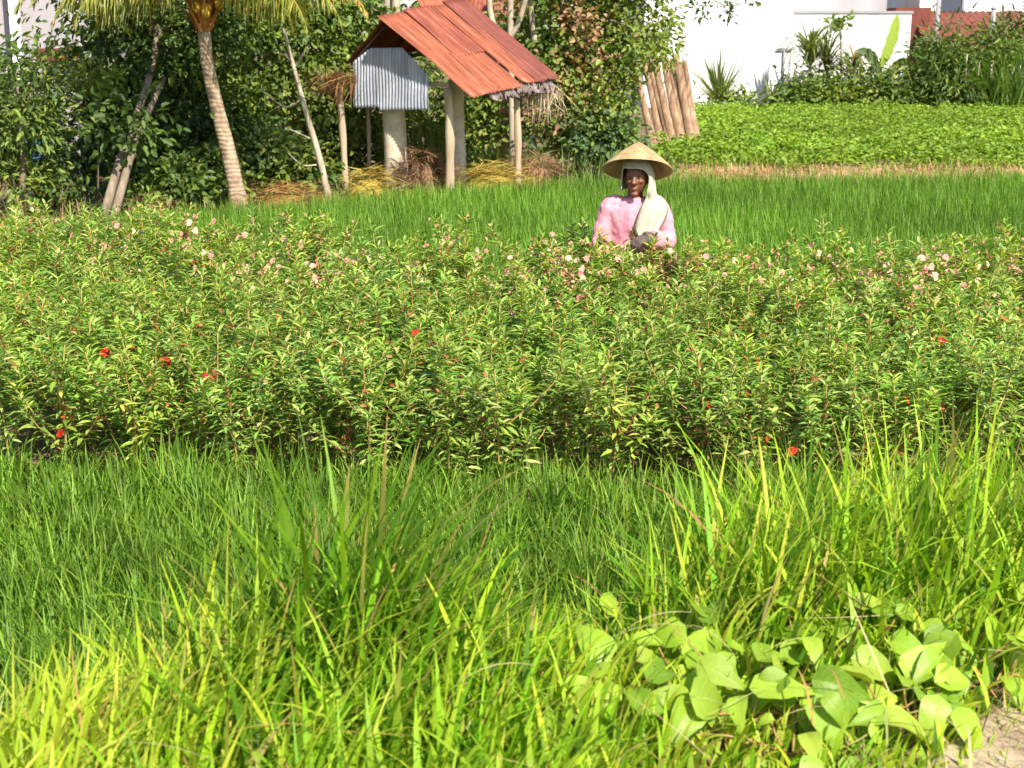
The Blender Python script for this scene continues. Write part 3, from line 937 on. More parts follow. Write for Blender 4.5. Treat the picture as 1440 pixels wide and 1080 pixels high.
tree('garden_tree', 'broad dark tree in the yard just before the pale old house', 'tree',
     [E(60, 150, 23.8, 120, 70, .4), E(200, 150, 23.8, 110, 80, .4), E(100, 230, 23.7, 150, 50, .4), E(290, 90, 23.9, 80, 80, .4), E(-70, 180, 23.8, 80, 90, .4)],
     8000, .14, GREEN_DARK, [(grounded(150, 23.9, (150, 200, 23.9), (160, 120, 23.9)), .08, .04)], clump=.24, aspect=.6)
SHR = 'shrubs along the paddy edge'
tree('shrub', 'low bright shrub with reddish shoots below the blue tarpaulin', 'shrub', [E(80, 262, 17.9, 46, 26, .35), E(55, 250, 17.9, 26, 24, .3)], 800, .10, GREEN_MID, [(grounded(85, 17.6, (85, 262, 17.6)), .015, .008)], group=SHR, part='foliage', clump=.14)
tree('shrub', 'dark low shrub between the leaning trunks and the palm', 'shrub', [E(245, 262, 18.2, 62, 26, .4), E(290, 245, 18.5, 36, 32, .4), E(225, 285, 18.0, 44, 12, .3)], 1700, .115, GREEN_MID, [(grounded(250, 18.1, (250, 265, 18.1)), .015, .008)], group=SHR, part='foliage', clump=.14)
tree('shrub', 'leafy green shrub right of the palm trunk under the bare sapling', 'shrub', [E(385, 228, 19.2, 55, 36, .4), E(430, 250, 19.2, 45, 24, .35), E(350, 215, 19.4, 40, 30, .4)], 2100, .11, GREEN_MID, [(grounded(395, 19.2, (395, 230, 19.2)), .015, .008)], group=SHR, part='foliage', clump=.15)
tree('shrub', 'sunny yellow-green sprig high in the dark tree shade', 'shrub', [E(140, 108, 18.6, 22, 14, .15), E(122, 112, 18.6, 12, 8, .12)], 110, .12, [(0.22, 0.32, 0.05), (0.28, 0.36, 0.07)], [(grounded(138, 18.9, (138, 200, 18.8), (138, 110, 18.6)), .014, .006)], group=SHR, part='foliage', clump=.1, limbs=2)
tree('shrub', 'shrub filling the gap between the left hut post and the thick pillar', 'shrub', [E(500, 200, 21.6, 60, 60, .5), E(450, 190, 21.4, 40, 60, .4), E(530, 230, 21.3, 40, 30, .4)], 2600, .11, GREEN_MID, [(grounded(500, 21.6, (500, 210, 21.6)), .02, .01)], group=SHR, part='foliage', clump=.18)
tree('shrub', 'upright shrub behind the hut between its pillars', 'shrub', [E(600, 190, 22.5, 50, 50, .4), E(670, 190, 22.6, 50, 60, .4), E(620, 130, 23, 60, 50, .4), E(710, 200, 22.8, 30, 50, .4)], 3400, .11, GREEN_MID + GREEN_LIGHT, [(grounded(640, 22.6, (640, 200, 22.6)), .02, .01)], group=SHR, part='foliage', clump=.18)
def ivy_keep(p):
    lim = np.where(p[:, 2] > 2.0, .120 + rng.normal(0, .004, len(p)), .086 + .034 * np.clip((p[:, 2] - 1.84) / .2, 0, 1))
    return p[:, 0] / p[:, 1] < lim


tree('ivy_tree', 'big creeper-covered tree with browned leaves right of the hut', 'tree',
     [E(790, 40, 22.6, 75, 60, .7), E(835, 110, 22.2, 75, 75, .7), E(880, 32, 22.6, 62, 48, .7), E(845, 175, 21.6, 55, 40, .5), E(760, 100, 22.8, 45, 60, .5), E(915, 46, 21.8, 30, 30, .4), E(908, 74, 21.2, 20, 9, .12), E(940, 66, 21.2, 18, 9, .12), E(850, -50, 22.6, 130, 55, 1.0), E(862, 120, 21.6, 18, 45, .3), E(800, 175, 22.0, 40, 40, .4)],
     11500, .10, GREEN_LIGHT + GREEN_LIGHT + GREEN_MID, [(grounded(815, 22.6, (815, 200, 22.6), (800, 80, 22.7), (790, -20, 22.8)), .10, .05)], clump=.19, aspect=.6,
     extra=[([E(815, 130, 21.75, 35, 60, .3), E(830, 40, 21.95, 40, 45, .3), E(790, 150, 21.6, 30, 30, .3)], 900, DEAD), ([E(915, 76, 21.1, 34, 12, .15), E(900, 100, 21.1, 12, 16, .1)], 330, GREEN_LIGHT)], limbs=10, keep=ivy_keep)
# hanging twig leaves in front of the white wall
tree('overhanging_branch', 'thin leafy branch hanging before the white wall top', 'branch', [E(1010, 14, 22.4, 30, 16, .2), E(1045, 2, 22.4, 28, 12, .2), E(1000, 36, 22.4, 8, 6, .1), E(1038, 30, 22.4, 8, 6, .1)], 170, .085, [(0.06, 0.12, 0.03), (0.09, 0.15, 0.04)], [(vine_pts((955, -20, 22.5), (990, -8, 22.4), (1020, 8, 22.4), (1050, 4, 22.4)), .014, .005)], clump=.09, limbs=4, part='foliage', per=16)
# shrubs along the foot of the ivy tree
tree('shrub', 'grey-green shrub at the foot of the creeper-covered tree', 'shrub', [E(850, 195, 21.3, 45, 22, .4), E(810, 205, 21.2, 28, 16, .3), E(872, 185, 21.5, 16, 20, .3)], 1500, .11, [(0.10, 0.17, 0.06), (0.15, 0.22, 0.08), (0.07, 0.13, 0.04)], [(grounded(850, 21.3, (850, 200, 21.3)), .015, .008)], group=SHR, part='foliage', clump=.14)


def bare_tree(name, label, cat, stems, m=M_PALE_BARK):
    base = Vector(stems[0][0][0])
    root = thing(name, label, cat, base)
    for i, (pts, r0, r1) in enumerate(stems):
        mb = MB(); limb(mb, [p - base for p in pts], r0, r1, 14, 9, .06)
        mb.build('trunk' if i == 0 else 'branch', m, root)
    return root


bare_tree('bare_sapling', 'slim pale bare sapling between the palm and the hut', 'tree', [
    (grounded(464, 18.9, (450, 225, 18.9), (428, 150, 18.9), (412, 90, 18.9), (398, 40, 18.9)), .05, .022),
    (vine_pts((424, 140, 18.9), (400, 150, 18.8), (365, 125, 18.6)), .016, .006),
    (vine_pts((416, 95, 18.9), (425, 78, 18.8), (434, 64, 18.8)), .018, .006),
    (vine_pts((412, 88, 18.9), (400, 78, 18.8), (384, 72, 18.7)), .016, .006),
    (vine_pts((436, 195, 18.9), (415, 185, 18.8), (400, 180, 18.7)), .014, .006),
    (vine_pts((445, 232, 18.9), (425, 232, 18.8), (405, 215, 18.7)), .012, .005)])
bare_tree('pale_trunk_tree', 'pale trunk forking into three stems behind the hut gable', 'tree', [
    (grounded(548, 22.3, (548, 150, 22.3), (545, 40, 22.3), (540, -40, 22.3)), .11, .09),
    (vine_pts((540, 50, 22.25), (526, 20, 22.2), (515, -30, 22.2)), .07, .055),
    (vine_pts((546, 60, 22.25), (556, 25, 22.2), (556, -30, 22.2)), .08, .06)])
bare_tree('forked_tree', 'pale slender tree with Y-shaped forks at the right roof corner', 'tree', [
    (grounded(722, 22.0, (720, 150, 22.0), (718, 70, 22.0), (718, -30, 22.0)), .06, .045),
    (vine_pts((710, 62, 22.0), (728, 35, 21.95), (742, -10, 21.9)), .045, .035),
    (vine_pts((702, 55, 22.0), (690, 20, 22.0), (687, -30, 22.0)), .05, .04),
    (vine_pts((752, 60, 22.2), (748, 25, 22.2), (742, -30, 22.2)), .05, .04)])


# bamboo bundle leaning on the ivy tree
def build_bundle():
    base = P(945, 200, 21.2); base.z = 0
    specs = [(893, 80, 918, 200, .05), (903, 78, 932, 205, .055), (912, 88, 945, 204, .06), (922, 85, 950, 203, .06), (932, 76, 958, 200, .06), (941, 82, 966, 197, .06), (950, 78, 974, 195, .055), (958, 82, 981, 192, .05), (962, 88, 984, 190, .045), (926, 92, 940, 205, .05), (898, 120, 925, 203, .045), (908, 96, 938, 202, .05), (917, 80, 948, 200, .05), (936, 90, 962, 199, .05), (946, 86, 970, 196, .045), (954, 95, 977, 193, .045)]
    for k, (u0, v0, u1, v1, r) in enumerate(specs):
        Yb = 27.4 + .03 * (k % 3); Yt = 28.0 + .06 * (k % 2); r *= 1.2
        a = P(u1, v1 + 4, Yb); a.z = .15; b = P(u0, v0 + random.uniform(-8, 10), Yt)
        o_ = MB(); pl = [a.lerp(b, i / 12) - a for i in range(13)]
        r *= random.uniform(.85, 1.3); wv = random.uniform(-.012, .012)
        pl = [q + Vector((wv * math.sin(i * .5 + k), 0, 0)) for i, q in enumerate(pl)]
        o_.tube(pl, [r * (1.15 - .3 * i / 12) for i in range(13)], 9, wob=.05, flat=random.uniform(.35, .9))
        t = o_.build('wooden_pole', M_BAMBOO, loc=a)
        tag(t, 'long brown pole leaning in the row of poles beside the creeper tree', 'pole', 'poles leaning against the creeper tree')


build_bundle()

# dark distant wood behind everything on the left
def treeline():
    ells = [(np.array((x, 30 + 2.5 * math.sin(x * 1.3), 2.2 + .8 * math.sin(x * 2.1))), np.array((1.5, 1.2, 2.2))) for x in np.arange(-15, 1.6, 1.3)]
    ells += [(np.array((x, 33 + math.sin(x), 5.0 + math.sin(x * 2))), np.array((2.2, 1.5, 2.4))) for x in np.arange(-17, .9, 2.4)]
    (V, F, C), cc = crown_arrays(ells, 24000, .2, GREEN_MID + GREEN_DARK, .38, 40, .5)
    o = mobj('distant_woods', npmesh('distant_woods', V, F, C, mats=[M_LEAF]))
    tag(o, 'dense green woods behind the hut and trees', 'woods', kind='stuff')


treeline()

# ------------------------------------------------------------------ plants before the white wall
def strap_plant(name, label, cat, u, vbase, vtop, Y, n, L, W, cols, lean=(.05, 1.0), curve=(.3, 1.2), stem=None, under=None):
    p = P(u, vbase, Y); p.z = ground_z(p.x, Y)
    root = thing(name, label, cat, p)
    ztop = (P(u, vtop, Y).z - p.z)
    hs = stem if stem is not None else 0.1
    mb = MB(); limb(mb, [Vector((0, 0, 0)), Vector((.02, 0, hs * .5)), Vector((0, 0, hs))], .055, .035, 8, 8)
    mb.build('stem', M_PALE_BARK, root)
    a = rng.uniform(0, 6.28, n)
    b = np.stack([.03 * np.cos(a), .03 * np.sin(a), hs - rng.uniform(0, .35, n) * hs], 1)
    V, F, C = blades_arrays(b, rng.uniform(.7, 1.15, n) * L, rng.uniform(.8, 1.2, n) * W, a, rng.uniform(*lean, n), rng.uniform(*curve, n), 6, jitter_cols(cols, n, .2))
    parts = [(V, F, C)]
    if under:
        parts.append(crown_arrays([(np.array((0, 0, under[1] * .6)), np.array((under[0], .4, under[1])))], under[2], .16, GREEN_LIGHT, .2, 25)[0])
    V, F, C = merge(parts)
    mobj('foliage', npmesh('foliage', V, F, C, mats=[M_LEAF]), root)
    return root


YW = 45.0
SP_ = [(0.09, 0.14, 0.05), (0.14, 0.19, 0.06), (0.19, 0.24, 0.08)]
strap_plant('spiky_plant', 'big spiky rosette plant nearest the leaning poles, before the white wall', 'plant', 1010, 152, 75, 44.5, 64, 1.85, .075, SP_, (.0, 1.1), (.1, .7), stem=.25, under=(.8, .5, 260))
strap_plant('spiky_plant', 'smaller spiky plant in the middle of the white wall', 'plant', 1086, 150, 105, 44.6, 34, 1.25, .06, SP_, (.1, 1.1), (.1, .6), stem=.1)
strap_plant('arching_cane', 'tall cane with arching narrow leaves left of the banana', 'plant', 1136, 148, 30, 45.0, 120, 1.7, .075, SP_ + [(0.2, 0.24, 0.07)], (.3, 1.3), (1.0, 2.2), stem=1.9, under=(.7, .6, 300))
strap_plant('arching_cane', 'slender upright cane close beside the taller arching cane', 'plant', 1160, 148, 28, 45.3, 80, 1.5, .07, SP_, (.1, 1.1), (.8, 2.0), stem=1.6)
strap_plant('arching_cane', 'tired brownish cane with drooping leaves between cane and banana', 'plant', 1196, 148, 40, 45.4, 80, 1.6, .08, [(0.24, 0.20, 0.09), (0.30, 0.22, 0.11), (0.12, 0.16, 0.06)], (.7, 1.5), (1.0, 1.9), stem=1.6, under=(.8, .6, 260))


def banana():
    p = P(1240, 148, 45.0); p.z = ground_z(p.x, 45)
    root = thing('banana_plant', 'banana plant holding up one bright green leaf before the wall', 'banana plant', p)
    mb = MB(); limb(mb, [Vector((0, 0, 0)), Vector((.02, 0, .5)), Vector((.04, 0, 1.1))], .12, .05, 8, 10); 
    mb.build('stem', noisy_mat('banana_stem', [(.3, (0.2, 0.26, 0.08)), (.7, (0.35, 0.36, 0.14))], 6), root)
    def leafmesh(base, tip, bendv, W, colr, ragged):
        n = 22; V = []; C = []
        F = []
        pl = polyline([base, (base + tip) / 2 + bendv, tip], n)
        for i, q in enumerate(pl):
            t = i / n
            w = W * (math.sin(math.pi * min(1, t * .97 + .03)) ** .55) * (1 + ragged * random.uniform(-.5, .1))
            d = (pl[min(i + 1, n)] - pl[max(i - 1, 0)]).normalized()
            s = d.cross(Vector((0, -1, .15))).normalized()
            up = s.cross(d)
            V += [q - s * w + up * w * .25, q, q + s * w + up * w * .25]
            C += [colr] * 3
            if i:
                k = (i - 1) * 3
                F += [(k, k + 1, k + 4, k + 3), (k + 1, k + 2, k + 5, k + 4)]
        return npmesh('leaf', np.array([tuple(v) for v in V]), np.array(F), np.array(C), smooth=True, mats=[M_LEAF])
    q = lambda u, v, Y=44.9: P(u, v, Y) - p
    mobj('leaf', leafmesh(q(1238, 96), q(1262, 20), Vector((.08, 0, .05)), .19, (0.30, 0.42, 0.06), .35), root)
    mobj('leaf', leafmesh(q(1240, 110), q(1205, 70), Vector((0, 0, .25)), .17, (0.09, 0.15, 0.05), .5), root)
    mobj('leaf', leafmesh(q(1242, 112), q(1285, 90), Vector((0, 0, .25)), .16, (0.12, 0.19, 0.05), .5), root)
    mobj('leaf', leafmesh(q(1242, 118), q(1225, 135), Vector((-.1, -.2, .2)), .15, (0.15, 0.20, 0.07), .5), root)


banana()


def papaya():
    p = P(1182, 148, 45.8); p.z = ground_z(p.x, 45.8)
    root = thing('papaya_sapling', 'thin papaya sapling with a small leaf tuft before the wall', 'papaya', p)
    top = P(1181, 34, 45.8) - p
    mb = MB(); limb(mb, [Vector((0, 0, 0)), top * .5 + Vector((.04, 0, 0)), top], .045, .022, 8, 7); mb.build('stem', M_PALE_BARK, root)
    V, F, C = crown_arrays([(np.array(top), np.array((.35, .3, .22)))], 90, .22, GREEN_MID, .14, 15, .5)[0]
    mobj('crown', npmesh('crown', V, F, C, mats=[M_LEAF]), root)


papaya()
WB = 'bushes along the foot of the white wall'
for u, Y, ru, rv, n, cols, lab in ((1140, 44.9, 40, 30, 1000, GREEN_MID, 'leafy bush rising between the two canes'), (1205, 44.7, 34, 34, 900, GREEN_MID, 'taller bush between the drooping cane and the banana'), (1275, 44.6, 34, 36, 1000, GREEN_MID, 'bush joining the banana plant and the large feathery bush'), (1120, 44.3, 34, 16, 700, GREEN_MID, 'low bush at the foot of the tallest arching cane'),
                                   (1178, 44.4, 38, 20, 900, GREEN_LIGHT, 'pale bush below the brownish drooping cane'),
                                   (1240, 44.2, 46, 24, 1100, GREEN_MID, 'bush around the foot of the banana plant'),
                                   (1040, 44.2, 30, 8, 300, GREEN_LIGHT, 'low scrubby bush between the two spiky plants')):
    tree('wall_bush', lab, 'bush', [E(u, 148 - rv * .6, Y, ru, rv, .5)], n, .17, cols, [(grounded(u, Y, (u, 140, Y)), .03, .015)], clump=.22, group=WB, part='foliage', per=25)
tree('feathery_bush', 'large feathery dark green bush before the red tiled house', 'bush',
     [E(1330, 88, 44.6, 44, 40, .9), E(1300, 110, 44.5, 36, 32, .8), E(1395, 78, 44.8, 56, 44, 1.0), E(1440, 60, 45.2, 40, 50, 1.0), E(1350, 125, 44.0, 70, 18, .7)], 6200, .26, GREEN_MID + [(0.05, 0.10, 0.025)],
     [(grounded(1340, 44.8, (1340, 110, 44.8)), .06, .03)], clump=.3, aspect=.22, per=40, part='foliage')


def wall_reeds():
    p = P(1415, 148, 43.6); p.z = ground_z(p.x, 43.6)
    root = thing('reed_clump', 'tall bright reed clump at the right edge before the bush', 'reeds', p)
    n = 420
    b = np.stack([rng.normal(0, .75, n), rng.normal(0, .3, n), np.zeros(n)], 1)
    V, F, C = blades_arrays(b, rng.uniform(1.0, 2.3, n), rng.uniform(.04, .07, n), rng.uniform(0, 6.28, n), rng.uniform(.0, .35, n), rng.uniform(.2, 1.1, n), 5, jitter_cols([(0.10, 0.20, 0.03), (0.16, 0.27, 0.05)], n, .25))
    mobj('foliage', npmesh('foliage', V, F, C, mats=[M_LEAF]), root)
    mb = MB()
    for k in range(14):
        x = random.gauss(0, .6); mb.tube([(x, .05, 0), (x + random.gauss(0, .1), .05, random.uniform(1, 1.7))], .02, 5)
    mb.build('stem', M_PALE_BARK, root)


wall_reeds()

# grass tuft behind the hut (long upright blades)
def tuft(name, label, u, Y, n, H, spread, cols):
    p = P(u, 260, Y); p.z = ground_z(p.x, Y)
    b = np.stack([rng.normal(0, spread, n), rng.normal(0, spread * .5, n), np.zeros(n)], 1)
    V, F, C = blades_arrays(b, rng.uniform(.5, 1.1, n) * H, rng.uniform(.012, .026, n), rng.uniform(0, 6.28, n), rng.uniform(0, .3, n), rng.uniform(.1, 1.0, n), 5, jitter_cols(cols, n, .25))
    return tag(mobj(name, npmesh(name, V, F, C, mats=[M_GRASS]), loc=p), label, 'grass tuft')


tuft('reed_tuft', 'tall green reed tuft under the middle of the hut roof', 605, 21.4, 220, 1.35, .28, GREEN_MID + GREEN_LIGHT)
tuft('reed_tuft', 'sunlit grass tuft between the right hut posts', 700, 20.9, 380, .75, .36, GREEN_LIGHT)
tuft('reed_tuft', 'pale grass tuft at the foot of the ivy shrub', 862, 20.9, 260, .7, .35, [(0.2, 0.28, 0.1), (0.14, 0.22, 0.07)])

# ------------------------------------------------------------------ upper field crop, dry bank grass
def upper_crop():
    n = 85000
    x0 = rng.uniform(2, 11, n)
    y = 22.6 + (44.2 - 22.6) * rng.uniform(0, 1, n) ** 1.0
    kk = y > 22.9 + .45 * np.sin(x0 * 1.7) * np.sin(x0 * .53 + 1) + rng.normal(0, .18, n)
    y = np.where(kk, y, y + rng.uniform(.5, 6, n))
    xl = np.interp(y, [22.9, 26, 44.2], [2.3, 2.6, 5.2]) - rng.uniform(0, .6, n) ** 2
    x = xl + (0.36 * y + 2.5 - xl) * rng.uniform(0, 1, n)
    kk = ~((y > 27.1) & (y < 28.3) & (x < 3.9))
    x, y = x[kk], y[kk]; n = len(x)
    hh = .17 + .11 * np.sin(x * 2.1 + 1.3 * np.sin(y * 1.1)) * np.cos(y * 1.7 + x * .6) + .05 * np.sin(x * 6.1 + y * 2.3) + .05 * np.sin(y * 5.2 + .5 * np.sin(x * .8))
    kk = (np.sin(y * 5.2 + .5 * np.sin(x * .8)) > -.7) | (rng.random(n) < .35)
    x, y, hh = x[kk], y[kk], hh[kk]; n = len(x)
    z = ground_z(x, y) + np.clip(hh, .03, .4) * rng.uniform(.35, 1.1, n)
    pv = (1 + .22 * np.sin(x * .9 + 2 * np.sin(y * .35)) * np.sin(y * .6 + x * .3))[:, None]
    pos = np.stack([x, y, z], 1)
    ax = rng.normal(size=(n, 3)) * np.array([1, 1, .35]) + np.array([0, 0, .15])
    nr = np.array([0, -.25, 1.0]) + rng.normal(size=(n, 3)) * .45
    L = rng.uniform(.055, .11, n)
    V, F, C = leaves_arrays(pos, ax, nr, L, L * .6, jitter_cols([(0.185, 0.31, 0.025), (0.24, 0.37, 0.035), (0.14, 0.25, 0.02)], n, .20, .10) * pv, droop=.15)
    o = mobj('peanut_crop_foliage', npmesh('peanut_crop_foliage', V, F, C, mats=[M_LEAF]))
    tag(o, 'low bright leafy crop covering the upper field', 'crop', kind='stuff')


upper_crop()


def dry_bank_grass():
    n = 9000
    x = rng.uniform(.0, 11.5, n); y = 20.6 + rng.uniform(0, 2.5, n) + .2 * np.sin(x * 2)
    b = np.stack([x, y, ground_z(x, y)], 1)
    green = rng.random(n) < .18 + .45 * (np.sin(x * 1.9) * np.sin(x * .7 + y) > .35)
    c = jitter_cols([(0.44, 0.28, 0.13), (0.52, 0.36, 0.18), (0.34, 0.19, 0.09)], n, .25)
    c[green] = jitter_cols(GREEN_LIGHT, int(green.sum()), .2)
    V, F, C = blades_arrays(b, rng.uniform(.06, .20, n) * (1 + green), rng.uniform(.012, .02, n), rng.uniform(0, 6.28, n), rng.uniform(.1, 1.2, n), rng.uniform(0, 1, n), 3, c)
    tag(mobj('dry_grass', npmesh('dry_grass', V, F, C, mats=[M_DRY])), 'dry brown grass on the bank below the upper field', 'grass', kind='stuff')
    # weeds and litter under the trees
    n = 7000
    x = rng.uniform(-8, 1.5, n); y = np.interp(x, [-8, -5.5, -4.6, -3.05, -1.57, .8, 2], [13.0, 14.0, 14.8, 16.5, 18, 19.6, 20]) + rng.uniform(0, 1, n) ** 1.5 * 4
    b = np.stack([x, y, ground_z(x, y)], 1)
    c = jitter_cols(GREEN_MID + [(0.3, 0.2, 0.1), (0.2, 0.12, 0.06)], n, .25)
    V, F, C = blades_arrays(b, rng.uniform(.08, .38, n), rng.uniform(.012, .03, n), rng.uniform(0, 6.28, n), rng.uniform(.1, 1.2, n), rng.uniform(0, 1, n), 3, c)
    tag(mobj('undergrowth', npmesh('undergrowth', V, F, C, mats=[M_LEAF])), 'weeds and litter under the trees', 'undergrowth', kind='stuff')


dry_bank_grass()

# ------------------------------------------------------------------ rice paddies
RICE = [(0.100, 0.225, 0.022), (0.135, 0.28, 0.030), (0.19, 0.35, 0.055), (0.065, 0.16, 0.014)]
BX = [-9, -5.5, -4.6, -3.05, -1.57, .8, 7.3, 12]
BY = [12.6, 13.5, 14.3, 16.0, 17.5, 19.3, 20.4, 20.9]


def balsam_front(x): return np.interp(x, [-3, 0, 3], [6.42, 6.15, 5.9])
def balsam_back(x): return np.interp(x, [-4.5, -2.6, -1, 1, 4.5], [11.2, 10.6, 9.75, 9.55, 9.75])


def rice_rear():
    n = 110000
    y = 9.6 + 11.4 * rng.uniform(0, 1, n)
    x = rng.uniform(-1, 1, n) * (.37 * y + 1.2)
    k = (y > balsam_back(x) + .15) & (y < np.interp(x, BX, BY))
    # rice is planted in bunches
    g = 0.16
    bx = np.round(x / g) * g; by = np.round(y / g) * g
    x = np.where(rng.random(n) < .75, bx + rng.normal(0, .035, n), x); y = np.where(rng.random(n) < .75, by + rng.normal(0, .035, n), y)
    x, y = x[k], y[k]; n = len(x)
    b = np.stack([x, y, ground_z(x, y)], 1)
    patch = .5 + .5 * np.sin(x * 1.3 + 2 * np.sin(y * .7)) * np.cos(y * .9)
    H = rng.uniform(.30, .47, n) + .03 * patch
    c = jitter_cols(RICE, n, .2, .12) * (.86 + .30 * patch[:, None]) * (1 + .10 * np.sin(x * .6 + y * .45 + 1))[:, None]
    V, F, C = blades_arrays(b, H, rng.uniform(.010, .016, n), rng.uniform(0, 6.28, n), rng.uniform(0, .28, n), rng.uniform(.05, .8, n), 3, c, c * np.array([1.25, 1.12, 1.0]))
    tag(mobj('rice_grass', npmesh('rice_grass', V, F, C, mats=[M_GRASS])), 'green young rice behind the flower field', 'rice', kind='stuff')


def rice_front():
    n = 46000
    y = rng.uniform(2.9, 6.5, n); x = rng.uniform(-1, 1, n) * (.37 * y + .7)
    g = .14
    bx = np.round(x / g) * g; by = np.round(y / g) * g
    m = rng.random(n) < .85
    x = np.where(m, bx + rng.normal(0, .03, n), x); y = np.where(m, by + rng.normal(0, .03, n), y)
    k = (y > verge_edge(x) + .1) & (y < balsam_front(x) + .05 + rng.normal(0, .05, n))
    x, y = x[k], y[k]; n = len(x)
    b = np.stack([x, y, ground_z(x, y)], 1)
    bid = (np.round(x / g).astype(int) * 131 + np.round(y / g).astype(int) * 17) % 997
    tab = rng.uniform(.72, 1.22, 997)[bid]
    c = jitter_cols(RICE, n, .22, .12) * np.array([1.12, 1.05, 1.0]) * rng.uniform(.68, 1.25, 997)[bid][:, None]
    V, F, C = blades_arrays(b, tab * rng.uniform(.20, .36, n), rng.uniform(.008, .014, n), rng.uniform(0, 6.28, n), rng.uniform(0, .45, n), rng.uniform(.05, 1.3, n), 5, c, c * np.array([1.25, 1.1, 1.0]))
    tag(mobj('rice_grass', npmesh('rice_grass', V, F, C, mats=[M_GRASS])), 'green young rice before the flower field', 'rice', kind='stuff')


rice_rear()
rice_front()

# ------------------------------------------------------------------ balsam field
BAL_BASE = [(0.17, 0.29, 0.040), (0.23, 0.35, 0.055), (0.10, 0.20, 0.025), (0.33, 0.42, 0.10)]


def balsam_variant(kind, seed):
    H = random.uniform(.60, .76)
    mb = MB()
    leaf_p, leaf_a, leaf_n, leaf_L = [], [], [], []
    tips = []
    def shoot(p0, d0, L, nleaf, r):
        pts = [p0]; d = d0.normalized(); p = p0.copy()
        ns = 7
        for i in range(ns):
            d = (d + Vector((random.gauss(0, .08), random.gauss(0, .08), .12))).normalized()
            p = p + d * (L / ns); pts.append(p.copy())
        mb.tube(pts, [r * (1 - .6 * i / ns) for i in range(ns + 1)], 5)
        for k in range(nleaf):
            t = min(1.0, .08 + .98 * (k / (nleaf - 1)) ** .7)
            q = pts[min(int(t * ns), ns - 1)].lerp(pts[min(int(t * ns) + 1, ns)], t * ns - int(t * ns))
            a = k * 2.4 + random.uniform(-.3, .3)
            upf = .08 + .95 * max(0, t - .6) / .4 + random.uniform(-.25, .25)
            ax = Vector((math.cos(a), math.sin(a), upf)).normalized()
            leaf_p.append(tuple(q + ax * .008)); leaf_a.append(tuple(ax))
            nn = Vector((-math.cos(a) * upf, -math.sin(a) * upf, 1.0)) + Vector((random.gauss(0, .22), random.gauss(0, .22), 0))
            leaf_n.append(tuple(nn))
            leaf_L.append((.062 if t < .9 else .052) * random.uniform(.75, 1.25))
        tips.append(pts[-1]); return pts
    main = shoot(Vector((0, 0, 0)), Vector((random.gauss(0, .08), random.gauss(0, .08), 1)), H, 84, .006)
    for b in range(6):
        a = b * 1.05 + random.uniform(-.3, .3)
        i = random.choice((1, 2, 3, 3, 4))
        shoot(main[i], Vector((math.cos(a), math.sin(a), random.uniform(.5, 1.0))), random.uniform(.28, .44), 42, .004)
    stem_me = mb
    n = len(leaf_p)
    BAL = np.array(BAL_BASE) * np.array([1.18, 1.2, 1.25]) * random.uniform(.84, 1.18) * np.array([random.uniform(.9, 1.12), 1, random.uniform(.8, 1.25)])
    L = np.array(leaf_L)
    V, F, C = lance_arrays(np.array(leaf_p), np.array(leaf_a), np.array(leaf_n), L, L * rng.uniform(.22, .30, n), jitter_cols(BAL, n, .25, .12), fold=.25, droop=.24)
    fol = npmesh('foliage', V, F, C, mats=[M_BALSAM])
    stem = bpy.data.meshes.new('stem'); stem.from_pydata([tuple(p) for p in mb.v], [], mb.f); stem.materials.append(M_BSTEM)
    stem.polygons.foreach_set('use_smooth', [True] * len(stem.polygons))
    # blossoms
    parts = []
    def flower(c, R, cols, face):
        k = 6
        a = np.arange(k) * 2 * np.pi / k + random.random()
        f = Vector(face).normalized(); s = f.orthogonal().normalized(); t = f.cross(s)
        ax = np.array([tuple((s * math.cos(x) + t * math.sin(x)) + f * random.uniform(.1, .6)) for x in a])
        nr = np.tile(np.array(tuple(f)), (k, 1)) + rng.normal(0, .25, (k, 3))
        LL = R * rng.uniform(.8, 1.15, k)
        parts.append(leaves_arrays(np.tile(np.array(tuple(c)), (k, 1)), ax, nr, LL, LL * 1.05, jitter_cols(cols, k, .15, .08), fold=.12, droop=.25))
    if kind == 'red':
        for k in range(1):
            q = random.choice(main[3:7]) + Vector((random.gauss(0, .06), random.gauss(0, .06) - .05, random.uniform(-.06, .06)))
            flower(q, .023, [(0.50, 0.05, 0.02), (0.62, 0.09, 0.03), (0.45, 0.03, 0.015)], (random.gauss(0, .5), -1, .5))
        bud = [(0.42, 0.11, 0.04), (0.5, 0.17, 0.06)]; nb = 11
    elif kind == 'pink':
        for k in range(random.choice((8, 11, 14))):
            q = main[-2].lerp(random.choice(tips), random.random()) + Vector((random.gauss(0, .06), random.gauss(0, .06) - .03, random.uniform(-.12, .02)))
            flower(q, .0185, random.choice(([(0.72, 0.45, 0.36), (0.78, 0.56, 0.44)], [(0.70, 0.28, 0.26), (0.75, 0.4, 0.36)], [(0.70, 0.55, 0.38)])), (random.gauss(0, .5), -1, .6))
        bud = [(0.58, 0.36, 0.20), (0.64, 0.46, 0.26), (0.56, 0.26, 0.17)]; nb = 40
    else:
        bud = [(0.38, 0.15, 0.06), (0.32, 0.11, 0.05), (0.42, 0.30, 0.12)]; nb = 11
    # small hanging buds and pods along the stems
    for k in range(nb):
        q = (main[4 + seed % 3] if random.random() < .7 else random.choice(tips)) + Vector((random.gauss(0, .018), random.gauss(0, .018) - .02, random.uniform(-.10, .03)))
        ax = rng.normal(0, 1, (2, 3)) + np.array([0, 0, -.6])
        parts.append(leaves_arrays(np.tile(np.array(tuple(q)), (2, 1)), ax, rng.normal(0, 1, (2, 3)) + np.array([0, -1, .3]), rng.uniform(.014, .030, 2), np.full(2, .014), jitter_cols(bud, 2, .2), fold=.3))
